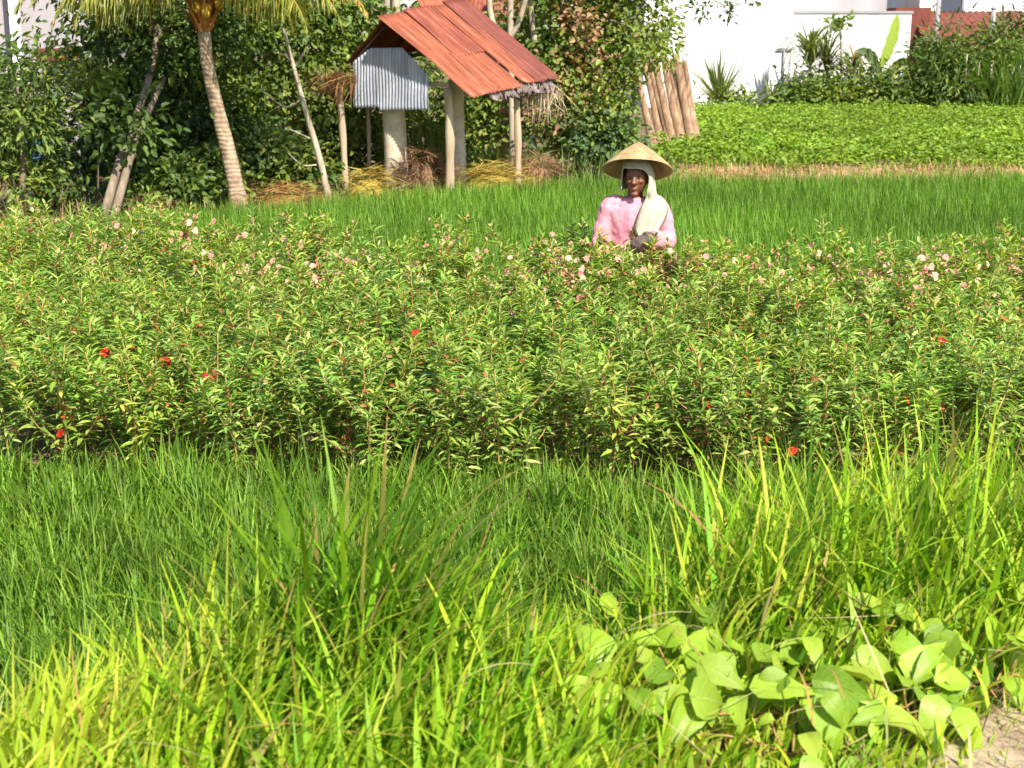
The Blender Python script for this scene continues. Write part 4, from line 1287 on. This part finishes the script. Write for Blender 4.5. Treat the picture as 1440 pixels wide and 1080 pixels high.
    V, F, C = merge(parts)
    blo = npmesh('blossom', V, F, C, mats=[M_PETAL])
    return stem, fol, blo


M_BSTEM = noisy_mat('balsam_stem', [(.3, (0.36, 0.13, 0.05)), (.55, (0.34, 0.25, 0.08)), (.75, (0.24, 0.30, 0.09))], 12, rough=.5, bump=.1)
BLAB = {'red': 'bushy balsam plant with narrow leaves and a red blossom', 'pink': 'bushy balsam plant with pale pink blossoms along the rear of the field', 'bud': 'bushy balsam plant with narrow leaves and only orange buds'}
PERSON_X, PERSON_Y = P(892, 300, 9.25).x, 9.28


def balsam_field():
    var = {k: [balsam_variant(k, i) for i in range(7)] for k in ('red', 'pink', 'bud')}
    pts = []
    y = 5.9
    sp = .285
    row = 0
    while y < 11.3:
        hw = .37 * y + .35
        x = -hw + random.uniform(0, sp)
        while x < hw:
            xx = x + random.gauss(0, .045); yy = y + random.gauss(0, .05)
            if balsam_front(xx) - .02 < yy < balsam_back(xx) and math.hypot(xx - PERSON_X, (yy - PERSON_Y) * 1.1) > .26:
                pts.append((xx, yy))
            x += sp * random.uniform(.85, 1.15)
        y += sp * .88; row += 1
    pts += [(PERSON_X + dx, PERSON_Y + dy) for dx, dy in ((-.23, -.30), (-.05, -.34), (.12, -.33), (.28, -.29))]
    pts.sort(key=lambda p: p[1])
    for i, (x, y) in enumerate(pts):
        back = y > balsam_back(x) - 1.35
        r = random.random()
        if back: kind = 'pink' if r < .68 + .06 * x else 'bud'
        else: kind = 'red' if r < .22 else 'bud'
        s, f, b = random.choice(var[kind])
        if i == 0: pass
        root = bpy.data.objects.new('balsam_plant', s)
        link(root)
        root.location = (x, y, 0)
        k = random.uniform(.87, 1.09)
        root.scale = (k * 1.12, k * 1.12, k * (1.0 + .22 * max(0, y - 6) / 4))
        # blossoms look towards the light: keep the turn moderate
        root.rotation_euler = (random.gauss(0, .05), random.gauss(0, .05), random.uniform(-1.2, 1.2))
        tag(root, BLAB[kind], 'balsam plant', {'red': 'balsam plants with red blossoms', 'pink': 'balsam plants with pale pink blossoms', 'bud': 'balsam plants in bud'}[kind])
        link(bpy.data.objects.new('foliage', f), root)
        link(bpy.data.objects.new('blossom', b), root)
    print('balsam plants', len(pts))


balsam_field()

# ------------------------------------------------------------------ woman in the field
def fin(o, voxel, smooth=6):
    r = o.modifiers.new('remesh', 'REMESH'); r.mode = 'VOXEL'; r.voxel_size = voxel; r.use_smooth_shade = True
    s = o.modifiers.new('smooth', 'SMOOTH'); s.factor = .5; s.iterations = smooth
    return o


def hand(mb, wrist, fwd, up, side, curl=.5, s=1.0):
    """Palm and five separate fingers; side points to the thumb."""
    f = Vector(fwd).normalized(); u = Vector(up); u = (u - f * u.dot(f)).normalized(); sd = Vector(side); sd = (sd - f * sd.dot(f) - u * sd.dot(u)).normalized()
    w = Vector(wrist)
    M = Matrix((sd, f, u)).transposed()
    mb.ell(w + f * .042 * s, (.040 * s, .050 * s, .015 * s), 14, M)
    for k, (o, L, r) in enumerate(((.030, .070, .0085), (.010, .078, .009), (-.011, .072, .0085), (-.031, .058, .0078))):
        b = w + f * .075 * s + sd * o * s
        a1 = curl * .5; a2 = curl * 1.2; a3 = curl * 1.8
        p = [b - f * .02 * s, b]
        q = b
        for a, l in ((a1, .42), (a2, .32), (a3, .26)):
            q = q + (f * math.cos(a) - u * math.sin(a) + sd * o * 1.5).normalized() * (L * l * s); p.append(q)
        mb.tube(p, [r * s, r * s, r * .95 * s, r * .88 * s, r * .7 * s], 8)
    b = w + f * .02 * s + sd * .032 * s
    p = [b, b + (sd * .7 + f * .6) * .028 * s, b + (sd * .75 + f * 1.2 - u * .2) * .04 * s, b + (sd * .6 + f * 1.7 - u * .5) * .045 * s]
    mb.tube(p, [.013 * s, .0115 * s, .0095 * s, .007 * s], 8)


def build_person():
    root = thing('person', 'farm worker in a pink shirt and conical straw hat standing among the balsams', 'person', (PERSON_X, PERSON_Y, 0), rotz=rad(-4))
    skin, N, L, pr = mat('skin')
    tc = N.new('ShaderNodeTexCoord'); no = N.new('ShaderNodeTexNoise'); no.inputs['Scale'].default_value = 30
    L.new(tc.outputs['Object'], no.inputs['Vector'])
    cr = N.new('ShaderNodeValToRGB'); cr.color_ramp.elements[0].color = (0.135, 0.05, 0.028, 1); cr.color_ramp.elements[1].color = (0.23, 0.095, 0.052, 1)
    L.new(no.outputs['Fac'], cr.inputs['Fac']); L.new(cr.outputs['Color'], pr.inputs['Base Color'])
    pr.inputs['Roughness'].default_value = .5
    pr.inputs['Subsurface Weight'].default_value = .05
    HZ = 1.192          # head centre
    root.scale = (1.0, 1.0, 1.028)
    b = MB()
    # head, neck, torso, limbs (y negative = towards the viewer)
    hv = MB(); hv.ell((0, 0, 0), (.074, .094, .112), 28)
    for i, p in enumerate(hv.v):
        x, y, z = p
        t = max(0, -z / .112)
        x *= 1 - .26 * t ** 1.5
        if y < 0: y *= 1 - .04 * t
        if z > -.02 and z < .03 and y < -.05: y += .010 * math.exp(-((abs(x) - .031) / .016) ** 2) * math.exp(-((z - .006) / .014) ** 2)
        hv.v[i] = (x, y, z)
    R = Matrix.Rotation(rad(-10), 3, 'Z')
    headc = Vector((.012, -.055, HZ))
    b.add([R @ Vector(p) + headc for p in hv.v], hv.f)
    H = lambda x, y, z: R @ Vector((x, y, z)) + headc
    b.tube([H(0, -.084, .02), H(0, -.099, -.005), H(0, -.112, -.025), H(0, -.098, -.034)], [.010, .012, .0155, .010], 10)   # nose
    for s in (-1, 1):
        b.ell(H(s * .013, -.098, -.028), (.009, .010, .008), 10)
        b.ell(H(s * .034, -.070, -.016), (.022, .020, .016), 12)         # cheekbones
        b.ell(H(s * .030, -.083, .027), (.024, .012, .007), 10)          # brow
        b.ell(H(s * .076, .004, -.008), (.010, .020, .032), 12)          # ears
    b.ell(H(0, -.090, -.058), (.024, .012, .0075), 12)
    b.ell(H(0, -.087, -.069), (.021, .012, .008), 12)
    b.ell(H(0, -.076, -.094), (.026, .020, .018), 12)                    # chin
    b.tube([(.005, .0, 1.00), (.006, -.012, 1.09), (.008, -.03, 1.14)], [.062, .050, .052], 16)
    b.rings([((0, .02, .60), .145, .105), ((0, .02, .68), .135, .10), ((0, .015, .80), .125, .09), ((0, .0, .92), .15, .10), ((0, -.01, 1.01), .165, .088), ((0, -.005, 1.05), .11, .065)], 24)
    # her right arm (viewer left) and left arm
    RA = [(-.150, .0, 1.015), (-.190, -.02, .90), (-.212, -.03, .80), (-.205, -.12, .785), (-.185, -.21, .80)]
    LA = [(.155, .0, 1.015), (.195, -.01, .90), (.220, -.02, .80), (.165, -.13, .80), (.085, -.225, .845)]
    for A in (RA, LA):
        b.tube(A, [.047, .042, .037, .033, .025], 12)
    hand(b, RA[-1], (.25, -.8, -.35), (-.2, -.3, .9), (.9, .1, 0), .8)
    # legs, slightly bent
    for s in (-1, 1):
        b.tube([(s * .075, .03, .62), (s * .085, -.05, .34), (s * .08, .02, .07)], [.085, .055, .036], 14)
        b.ell((s * .085, -.035, .035), (.04, .11, .035), 14)
    body = fin(b.build('body', skin, root), .0048, 4)
    # gloved left hand
    g = MB(); hand(g, LA[-1], (-.62, -.55, -.25), (-.2, -.5, .85), (-.2, -.7, -.3), 1.15, 1.12)
    g.tube([LA[-2], LA[-1], Vector(LA[-1]) + Vector((-.02, -.02, 0))], [.038, .034, .03], 12)
    fin(g.build('glove', noisy_mat('dark_glove', [(.3, (0.075, 0.05, 0.045)), (.7, (0.14, 0.10, 0.09))], 20, rough=.9), root), .0048, 3)
    # eyes, mouth
    me_, N, L, pr = mat('eye_white'); pr.inputs['Base Color'].default_value = (.16, .12, .10, 1); pr.inputs['Roughness'].default_value = .2
    mi, N, L, pr = mat('iris'); pr.inputs['Base Color'].default_value = (.02, .012, .008, 1); pr.inputs['Roughness'].default_value = .15
    for s in (-1, 1):
        e = MB(); e.ell(H(s * .031, -.079, .006), (.0115, .010, .0055), 12); ob = e.build('eye', me_, root)
        e = MB(); e.ell(H(s * .031, -.0865, .006), (.0055, .004, .0048), 10); e.build('iris', mi, ob)
    ml, N, L, pr = mat('lips'); pr.inputs['Base Color'].default_value = (.15, .052, .034, 1); pr.inputs['Roughness'].default_value = .45
    e = MB(); e.tube([H(-.017, -.090, -.066), H(-.008, -.0975, -.0615), H(0, -.099, -.0615), H(.008, -.0975, -.0615), H(.017, -.090, -.066)], [.0025, .0042, .0045, .0042, .0025], 8); e.ell(H(0, -.094, -.0695), (.011, .0075, .0042), 12); fin(e.build('lips', ml, root), .002, 2)
    # hair at the temples and neck
    hr = MB(); hr.ell(headc + Vector((0, .022, .022)), (.081, .088, .104), 20); hr.ell(headc + Vector((0, .085, -.045)), (.05, .035, .045), 14)
    mh, N, L, pr = mat('black_hair'); pr.inputs['Base Color'].default_value = (.012, .010, .009, 1); pr.inputs['Roughness'].default_value = .55
    fin(hr.build('hair', mh, root), .006, 3)
    # pink shirt
    ms = noisy_mat('pink_shirt', [(.25, (0.64, 0.23, 0.29)), (.55, (0.70, 0.28, 0.345)), (.8, (0.75, 0.35, 0.41))], 7, rough=.9, bump=.8, bdist=.03, stretch=(1.6, 1.6, .55), detail=3)
    sh = MB()
    sh.rings([((0, .015, .58), .20, .135), ((0, .015, .70), .19, .13), ((.0, .01, .82), .172, .125), ((0, -.002, .93), .178, .128), ((0, -.006, 1.00), .182, .112), ((0, -.003, 1.04), .142, .092), ((0, 0, 1.068), .078, .072)], 28)
    for A, e in ((RA, .62), (LA, .80)):
        p3 = Vector(A[2]).lerp(Vector(A[3]), .55) if e < .7 else Vector(A[3])
        pts = polyline([Vector(A[0]) + Vector((-A[0][0] * .35, 0, -.005)), A[0], A[1], Vector(A[2]) + Vector((0, .0, -.01)), p3] + ([Vector(A[3]).lerp(Vector(A[4]), .6)] if e > .7 else []), 12)
        n = len(pts)
        sh.tube(pts, [(.064 + (.005 * math.sin(i * 1.9)) - .004 * (i / n)) for i in range(n)], 14)
    shirt = fin(sh.build('shirt', ms, root), .0085, 5)
    tx = bpy.data.textures.new('fold_noise', 'CLOUDS'); tx.noise_scale = .07; tx.noise_depth = 2
    dm = shirt.modifiers.new('folds', 'DISPLACE'); dm.texture = tx; dm.strength = .020; dm.texture_coords = 'LOCAL'; dm.mid_level = .5
    # sarong
    sk = MB(); sk.rings([((0, .01, .10), .21, .16), ((0, .0, .30), .205, .165), ((0, .01, .50), .19, .145), ((0, .015, .64), .165, .125)], 26)
    fin(sk.build('sarong', noisy_mat('sarong_cloth', [(.3, (.12, .05, .06)), (.7, (.22, .10, .10))], 9, rough=.9), root), .012, 3)
    # head cloth: band over the brow and a long fall down her left side
    V, F = [], []
    cloth = noisy_mat('cream_cloth', [(.25, (0.34, 0.30, 0.22)), (.5, (0.45, 0.41, 0.32)), (.75, (0.55, 0.51, 0.42))], 9, rough=.95, bump=.7, bdist=.012)
    rows = []
    n = 14
    def row(pts):
        pl = polyline(pts, n); rows.append(pl)
    # every row runs from the cloth's front edge to its back edge
    row([H(-.084, -.060, -.075), H(-.100, -.02, -.085), H(-.09, .065, -.08), H(-.05, .11, -.07)])
    row([H(-.082, -.066, -.020), H(-.094, -.01, -.025), H(-.088, .07, -.02), H(-.05, .115, -.01)])
    row([H(-.074, -.080, .058), H(-.080, -.02, .085), H(-.07, .06, .09), H(-.04, .11, .08)])
    row([H(-.035, -.108, .062), H(-.04, -.06, .10), H(-.035, .03, .125), H(-.02, .1, .10)])
    row([H(.015, -.114, .064), H(.015, -.065, .10), H(.012, .03, .127), H(.01, .1, .10)])
    row([H(.060, -.098, .054), H(.062, -.05, .085), H(.06, .03, .11), H(.04, .11, .08)])
    row([H(.086, -.074, .020), H(.098, -.035, .045), H(.095, .03, .05), H(.06, .11, .03)])
    row([H(.088, -.070, -.025), H(.108, -.045, -.02), H(.115, .02, -.03), H(.075, .1, -.05)])
    row([H(.080, -.078, -.075), H(.115, -.062, -.08), H(.130, .0, -.10), H(.09, .08, -.12)])
    row([(.070, -.135, 1.07), (.125, -.125, 1.065), (.170, -.07, 1.065), (.14, .03, 1.07)])
    row([(.045, -.150, 1.015), (.11, -.154, 1.01), (.180, -.115, 1.005), (.210, -.04, 1.03)])
    row([(.020, -.158, .95), (.085, -.166, .94), (.155, -.142, .935), (.205, -.09, .95)])
    row([(.005, -.160, .885), (.065, -.170, .875), (.125, -.158, .87), (.165, -.12, .885)])
    row([(.02, -.168, .84), (.06, -.176, .835), (.10, -.170, .83), (.135, -.14, .84)])
    rr = []
    cols_ = list(zip(*rows))
    fine = [polyline(c, 48) for c in cols_]
    for i in range(49):
        for j in range(n + 1):
            p = Vector(fine[j][i])
            w = max(0, i / 48 - .45)
            p += Vector((0, -.034 * w * math.sin(j * 1.35 + i * .12), .02 * w * math.sin(j * 2.1)))
            V.append(tuple(p))
    for i in range(48):
        for j in range(n):
            k = i * (n + 1) + j
            F.append((k, k + 1, k + n + 2, k + n + 1))
    me = bpy.data.meshes.new('head_cloth'); me.from_pydata(V, [], F); me.materials.append(cloth)
    me.polygons.foreach_set('use_smooth', [True] * len(me.polygons))
    o = mobj('head_cloth', me, root); o.modifiers.new('thick', 'SOLIDIFY').thickness = .005
    # conical hat, tipped back
    V, F, n = [], [], 64
    prof = [(.004, .178), (.03, .165), (.08, .130), (.13, .092), (.175, .055), (.205, .028), (.226, .004), (.229, -.004), (.222, -.003), (.2, .020), (.17, .046), (.125, .082), (.075, .118), (.02, .150)]
    for r, z in prof:
        for k in range(n):
            a = 2 * math.pi * k / n
            V.append((r * math.cos(a), r * math.sin(a), z + .0015 * math.sin(a * 5) * r / .2))
    for i in range(len(prof) - 1):
        for k in range(n):
            F.append((i * n + k, (i + 1) * n + k, (i + 1) * n + (k + 1) % n, i * n + (k + 1) % n))
    F.append(tuple(range(n))); F.append(tuple(reversed(range((len(prof) - 1) * n, len(prof) * n))))
    me = bpy.data.meshes.new('conical_hat'); me.from_pydata(V, [], F)
    m, N, L, pr = mat('woven_bamboo')
    tc = N.new('ShaderNodeTexCoord'); sx = N.new('ShaderNodeSeparateXYZ'); L.new(tc.outputs['Object'], sx.inputs[0])
    at2 = N.new('ShaderNodeMath'); at2.operation = 'ARCTAN2'; L.new(sx.outputs[1], at2.inputs[0]); L.new(sx.outputs[0], at2.inputs[1])
    s1 = N.new('ShaderNodeMath'); s1.operation = 'MULTIPLY'; L.new(at2.outputs[0], s1.inputs[0]); s1.inputs[1].default_value = 40
    s2 = N.new('ShaderNodeMath'); s2.operation = 'SINE'; L.new(s1.outputs[0], s2.inputs[0])
    z1 = N.new('ShaderNodeMath'); z1.operation = 'MULTIPLY'; L.new(sx.outputs[2], z1.inputs[0]); z1.inputs[1].default_value = 520
    z2 = N.new('ShaderNodeMath'); z2.operation = 'SINE'; L.new(z1.outputs[0], z2.inputs[0])
    pm = N.new('ShaderNodeMath'); pm.operation = 'MULTIPLY'; L.new(s2.outputs[0], pm.inputs[0]); L.new(z2.outputs[0], pm.inputs[1])
    no = N.new('ShaderNodeTexNoise'); no.inputs['Scale'].default_value = 18; no.inputs['Detail'].default_value = 5; L.new(tc.outputs['Object'], no.inputs['Vector'])
    ad = N.new('ShaderNodeMath'); ad.operation = 'MULTIPLY_ADD'; L.new(pm.outputs[0], ad.inputs[0]); ad.inputs[1].default_value = .16; L.new(no.outputs['Fac'], ad.inputs[2])
    cr = N.new('ShaderNodeValToRGB'); cr.color_ramp.elements[0].position = .3; cr.color_ramp.elements[0].color = (.26, .165, .07, 1); cr.color_ramp.elements[1].position = .72; cr.color_ramp.elements[1].color = (.50, .355, .175, 1)
    L.new(ad.outputs[0], cr.inputs['Fac']); L.new(cr.outputs['Color'], pr.inputs['Base Color'])
    bp = N.new('ShaderNodeBump'); bp.inputs['Strength'].default_value = .4; bp.inputs['Distance'].default_value = .003; L.new(ad.outputs[0], bp.inputs['Height']); L.new(bp.outputs[0], pr.inputs['Normal'])
    pr.inputs['Roughness'].default_value = .75
    me.materials.append(m)
    hat = mobj('conical_hat', me, root, loc=(.016, -.040, HZ + .050))
    hat.rotation_euler = (rad(-22), rad(2), 0)
    return root


build_person()

# ------------------------------------------------------------------ roadside verge
def verge_grass():
    parts = []
    n = 26000
    y = rng.uniform(1.9, 5.0, n); x = rng.uniform(-1, 1, n) * (.37 * y + .8)
    e = verge_edge(x)
    k = (y < e + rng.normal(0, .10, n))
    bare = (x > 1.0 + .65 * (y - 2.95) + rng.normal(0, .05, n)) & (y < 3.5)
    k &= ~(bare & (rng.random(n) < .93))
    x, y = x[k], y[k]; n = len(x)
    d = verge_edge(x) - y
    # height grows towards the far lip; a tall tussock left of the middle
    tall = np.exp(-((x + .48) / .30) ** 2 - ((y - 3.50) / .38) ** 2)
    right = np.clip((x - .2) / .5, 0, 1)
    mid = np.exp(-((x - .12) / .26) ** 2) * np.clip((y - 3.1) / .4, 0, 1)
    Hm = .27 + .10 * np.clip(1 - d / 1.2, 0, 1) + .40 * tall + .26 * right * np.clip(1 - d / 1.1, 0, 1) - .12 * mid
    lowr = np.clip((x - .02) / .4, 0, 1) * np.clip((3.62 - y) / .5, 0, 1)
    Hm *= (1 - .66 * lowr)
    H = Hm * rng.uniform(.55, 1.35, n)
    az = rng.uniform(0, 6.28, n)
    az = np.where(rng.random(n) < .45, rng.normal(.35, .7, n), az)
    VG = np.array([(0.17, 0.34, 0.012), (0.24, 0.43, 0.020), (0.34, 0.53, 0.040), (0.08, 0.19, 0.008)])
    YG = np.array([(0.36, 0.47, 0.035), (0.46, 0.54, 0.075), (0.28, 0.43, 0.025)])
    wy = np.clip(np.clip((-x - .55) / .35, 0, 1) * np.clip((3.45 - y) / .3, 0, 1) * .9 + .4 * lowr + .16, 0, 1)
    c = np.where((rng.random(n) < wy)[:, None], jitter_cols(YG, n, .22, .1), jitter_cols(VG, n, .38, .12))
    dry = rng.random(n) < .012
    tk = rng.random(n) < tall * 1.6
    c[tk] = jitter_cols([(0.06, 0.15, 0.006), (0.09, 0.20, 0.008), (0.15, 0.28, 0.012)], int(tk.sum()), .2)
    c[dry] = jitter_cols([(0.42, 0.32, 0.13), (0.5, 0.42, 0.2), (0.36, 0.2, 0.08)], int(dry.sum()), .2)
    b = np.stack([x, y, ground_z(x, y) - .01], 1)
    W = np.where(rng.random(n) < .5, rng.uniform(.013, .026, n), rng.uniform(.006, .011, n)) * (1 + .35 * tall)
    tipc = np.where((rng.random(n) < .10)[:, None], np.array([(0.42, 0.27, 0.09)]), c * np.array([1.2, 1.1, .95]))
    V, F, C = blades_arrays(b, H, W, az, rng.uniform(0, .45, n), rng.uniform(.1, 1.5, n), 6, c, tipc)
    tag(mobj('verge_grass', npmesh('verge_grass', V, F, C, mats=[M_GRASS])), 'long tangled roadside grass in the foreground', 'grass', kind='stuff')
    # fallen dry blades and long seed stalks criss-crossing
    n = 190
    y = rng.uniform(2.5, 4.4, n); x = rng.uniform(-1, 1, n) * (.37 * y + .4)
    k = y < verge_edge(x)
    x, y = x[k], y[k]; n = len(x)
    b = np.stack([x, y, ground_z(x, y) + rng.uniform(.03, .25, n)], 1)
    c = jitter_cols([(0.45, 0.40, 0.16), (0.52, 0.46, 0.22), (0.40, 0.25, 0.09), (0.34, 0.36, 0.10)], n, .25)
    V, F, C = blades_arrays(b, rng.uniform(.12, .34, n), rng.uniform(.003, .007, n), rng.uniform(0, 6.28, n), rng.uniform(.8, 1.6, n), rng.uniform(-.2, 1.2, n), 7, c)
    tag(mobj('dry_verge_grass', npmesh('dry_verge_grass', V, F, C, mats=[M_DRY])), 'dry straw-coloured blades criss-crossing the verge', 'grass', kind='stuff')
    # short dry turf on the dusty corner
    n = 5200
    y = rng.uniform(1.9, 3.5, n); x = rng.uniform(.75, 2.1, n)
    b = np.stack([x, y, ground_z(x, y) + .012], 1)
    c = jitter_cols([(0.30, 0.34, 0.10), (0.42, 0.38, 0.18), (0.50, 0.40, 0.22), (0.22, 0.28, 0.07)], n, .2)
    V, F, C = blades_arrays(b, rng.uniform(.02, .075, n), rng.uniform(.002, .004, n), rng.uniform(0, 6.28, n), rng.uniform(.2, 1.3, n), rng.uniform(0, 1, n), 3, c)
    tag(mobj('short_turf_grass', npmesh('short_turf_grass', V, F, C, mats=[M_DRY])), 'short dry turf at the dusty roadside corner', 'grass', kind='stuff')


verge_grass()


def broad_leaf(L, W, col, droop, fold):
    """One heart-shaped leaf on the +y axis; returns V,F,C,UV."""
    nu, nv = 8, 12
    V, UV = [], []
    for j in range(nv + 1):
        t = j / nv
        w = W * .5 * ((math.sin(math.pi * t ** .50) ** .95 * (1.2 - .45 * t)) if 0 < t < 1 else 0.02)
        for i in range(nu + 1):
            s = -1 + 2 * i / nu
            back = -.16 * L * (abs(s) ** 1.5) * max(0, 1 - t * 2.2)
            z = fold * abs(s) * w - droop * L * t * t + .012 * L * math.sin(t * 22 + abs(s) * 3) * abs(s)
            V.append((s * w, L * t * (1 - .1 * droop) + back, z)); UV.append((s, t))
    F = []
    for j in range(nv):
        for i in range(nu):
            k = j * (nu + 1) + i
            F.append((k, k + 1, k + nu + 2, k + nu + 1))
    return np.array(V), np.array(F), np.tile(np.array(col), (len(V), 1)), np.array(UV)


BW = 'broad-leaved creepers in the verge'
BL_COL = [(0.26, 0.42, 0.025), (0.34, 0.49, 0.04), (0.19, 0.34, 0.02), (0.39, 0.51, 0.05), (0.30, 0.46, 0.03)]


def broadleaf(label, u, v, Y, n, L, spread, height):
    p = P(u, v, Y); p.z = float(ground_z(p.x, Y))
    root = thing('broadleaf_creeper', label, 'creeper', p, BW)
    Vs, Fs, Cs, Us, b = [], [], [], [], 0
    mb = MB()
    for k in range(n):
        a = k * 2.4 + random.uniform(-.5, .5)
        rr = spread * math.sqrt((k + .5) / n)
        q = Vector((rr * math.cos(a), rr * math.sin(a) * .7, height * random.uniform(.35, .95)))
        mb.tube(polyline([Vector((q.x * .3, q.y * .3, .01)), Vector((q.x * .75, q.y * .7, q.z * .55)), q], 6), .0025, 5)
        if k % 3 == 0: mb.tube(polyline([Vector((0, 0, .01)), Vector((q.x * .8, q.y * .8 - .02, .05)), Vector((q.x * 1.9, q.y * 1.6, .02))], 8), .003, 5)
        l = L * random.uniform(.45, .92)
        v_, f_, c_, uv_ = broad_leaf(l, l * random.uniform(.52, .66), np.array(random.choice(BL_COL)) * random.uniform(.72, 1.08), random.uniform(.1, .7), random.uniform(.1, .6))
        az = a - math.pi / 2 + random.gauss(0, .6)
        R = Matrix.Rotation(az, 3, 'Z') @ Matrix.Rotation(random.uniform(-.75, .25), 3, 'X') @ Matrix.Rotation(random.gauss(0, .35), 3, 'Y')
        # tip the leaf towards the light
        T = Quaternion(Vector((1, 0, 0)), random.uniform(.2, .7)).to_matrix()
        R = T @ R
        v_ = v_ @ np.array(R).T + np.array(q)
        Vs.append(v_); Fs.append(f_ + b); Cs.append(c_); Us.append(uv_); b += len(v_)
    me = npmesh('foliage', np.concatenate(Vs), np.concatenate(Fs), np.concatenate(Cs), np.concatenate(Us), smooth=True, mats=[M_BROAD])
    mobj('foliage', me, root)
    mb.build('stem', M_BSTEM, root)


for lab, u, v, Y, n, L, sp, h in (
        ('creeper with three pale leaves at the bottom edge, left of its neighbours', 790, 1035, 3.05, 6, .15, .15, .15),
        ('creeper with a big bright leaf pointing down at the bottom middle', 890, 1015, 3.1, 8, .175, .19, .17),
        ('leaf cluster standing highest in the tall grass of the middle', 845, 850, 3.5, 5, .14, .14, .24),
        ('creeper half hidden by grass at the left of the middle', 680, 960, 3.2, 5, .12, .16, .18),
        ('creeper with folded hanging leaves at the bottom, centre right', 1040, 1020, 3.1, 9, .18, .22, .16),
        ('creeper around a tall upright leaf near the dusty corner', 1170, 1015, 3.15, 9, .155, .24, .15),
        ('creeper with the widest flat leaf in the right verge', 1270, 915, 3.4, 9, .19, .25, .18),
        ('creeper with an upright leaf beside the bare soil', 1290, 1010, 3.12, 6, .165, .16, .14),
        ('creeper at the right edge among dry blades', 1400, 890, 3.5, 9, .15, .28, .17),
        ('creeper low at the right edge over the dusty soil', 1400, 950, 3.35, 6, .14, .2, .11),
        ('creeper with small leaves at the bottom between two larger ones', 1115, 1060, 2.98, 8, .11, .2, .10),
        ('creeper with bright leaves among seed stalks, centre right', 1000, 920, 3.3, 7, .15, .20, .2),
        ('creeper climbing tall grass below the right paddy edge', 1150, 900, 3.42, 7, .14, .22, .2),
        ('creeper with dull leaves under arching grass in the middle', 920, 950, 3.2, 7, .16, .18, .18),
        ('creeper in the bottom row below the tall dark tussock', 620, 1050, 3.0, 5, .11, .18, .13),
        ('lone yellowish creeper at the very bottom, left of the middle', 450, 1070, 2.9, 4, .11, .12, .13)):
    broadleaf(lab, u, v, Y, int(n * 1.6), L, sp * 1.1, h)
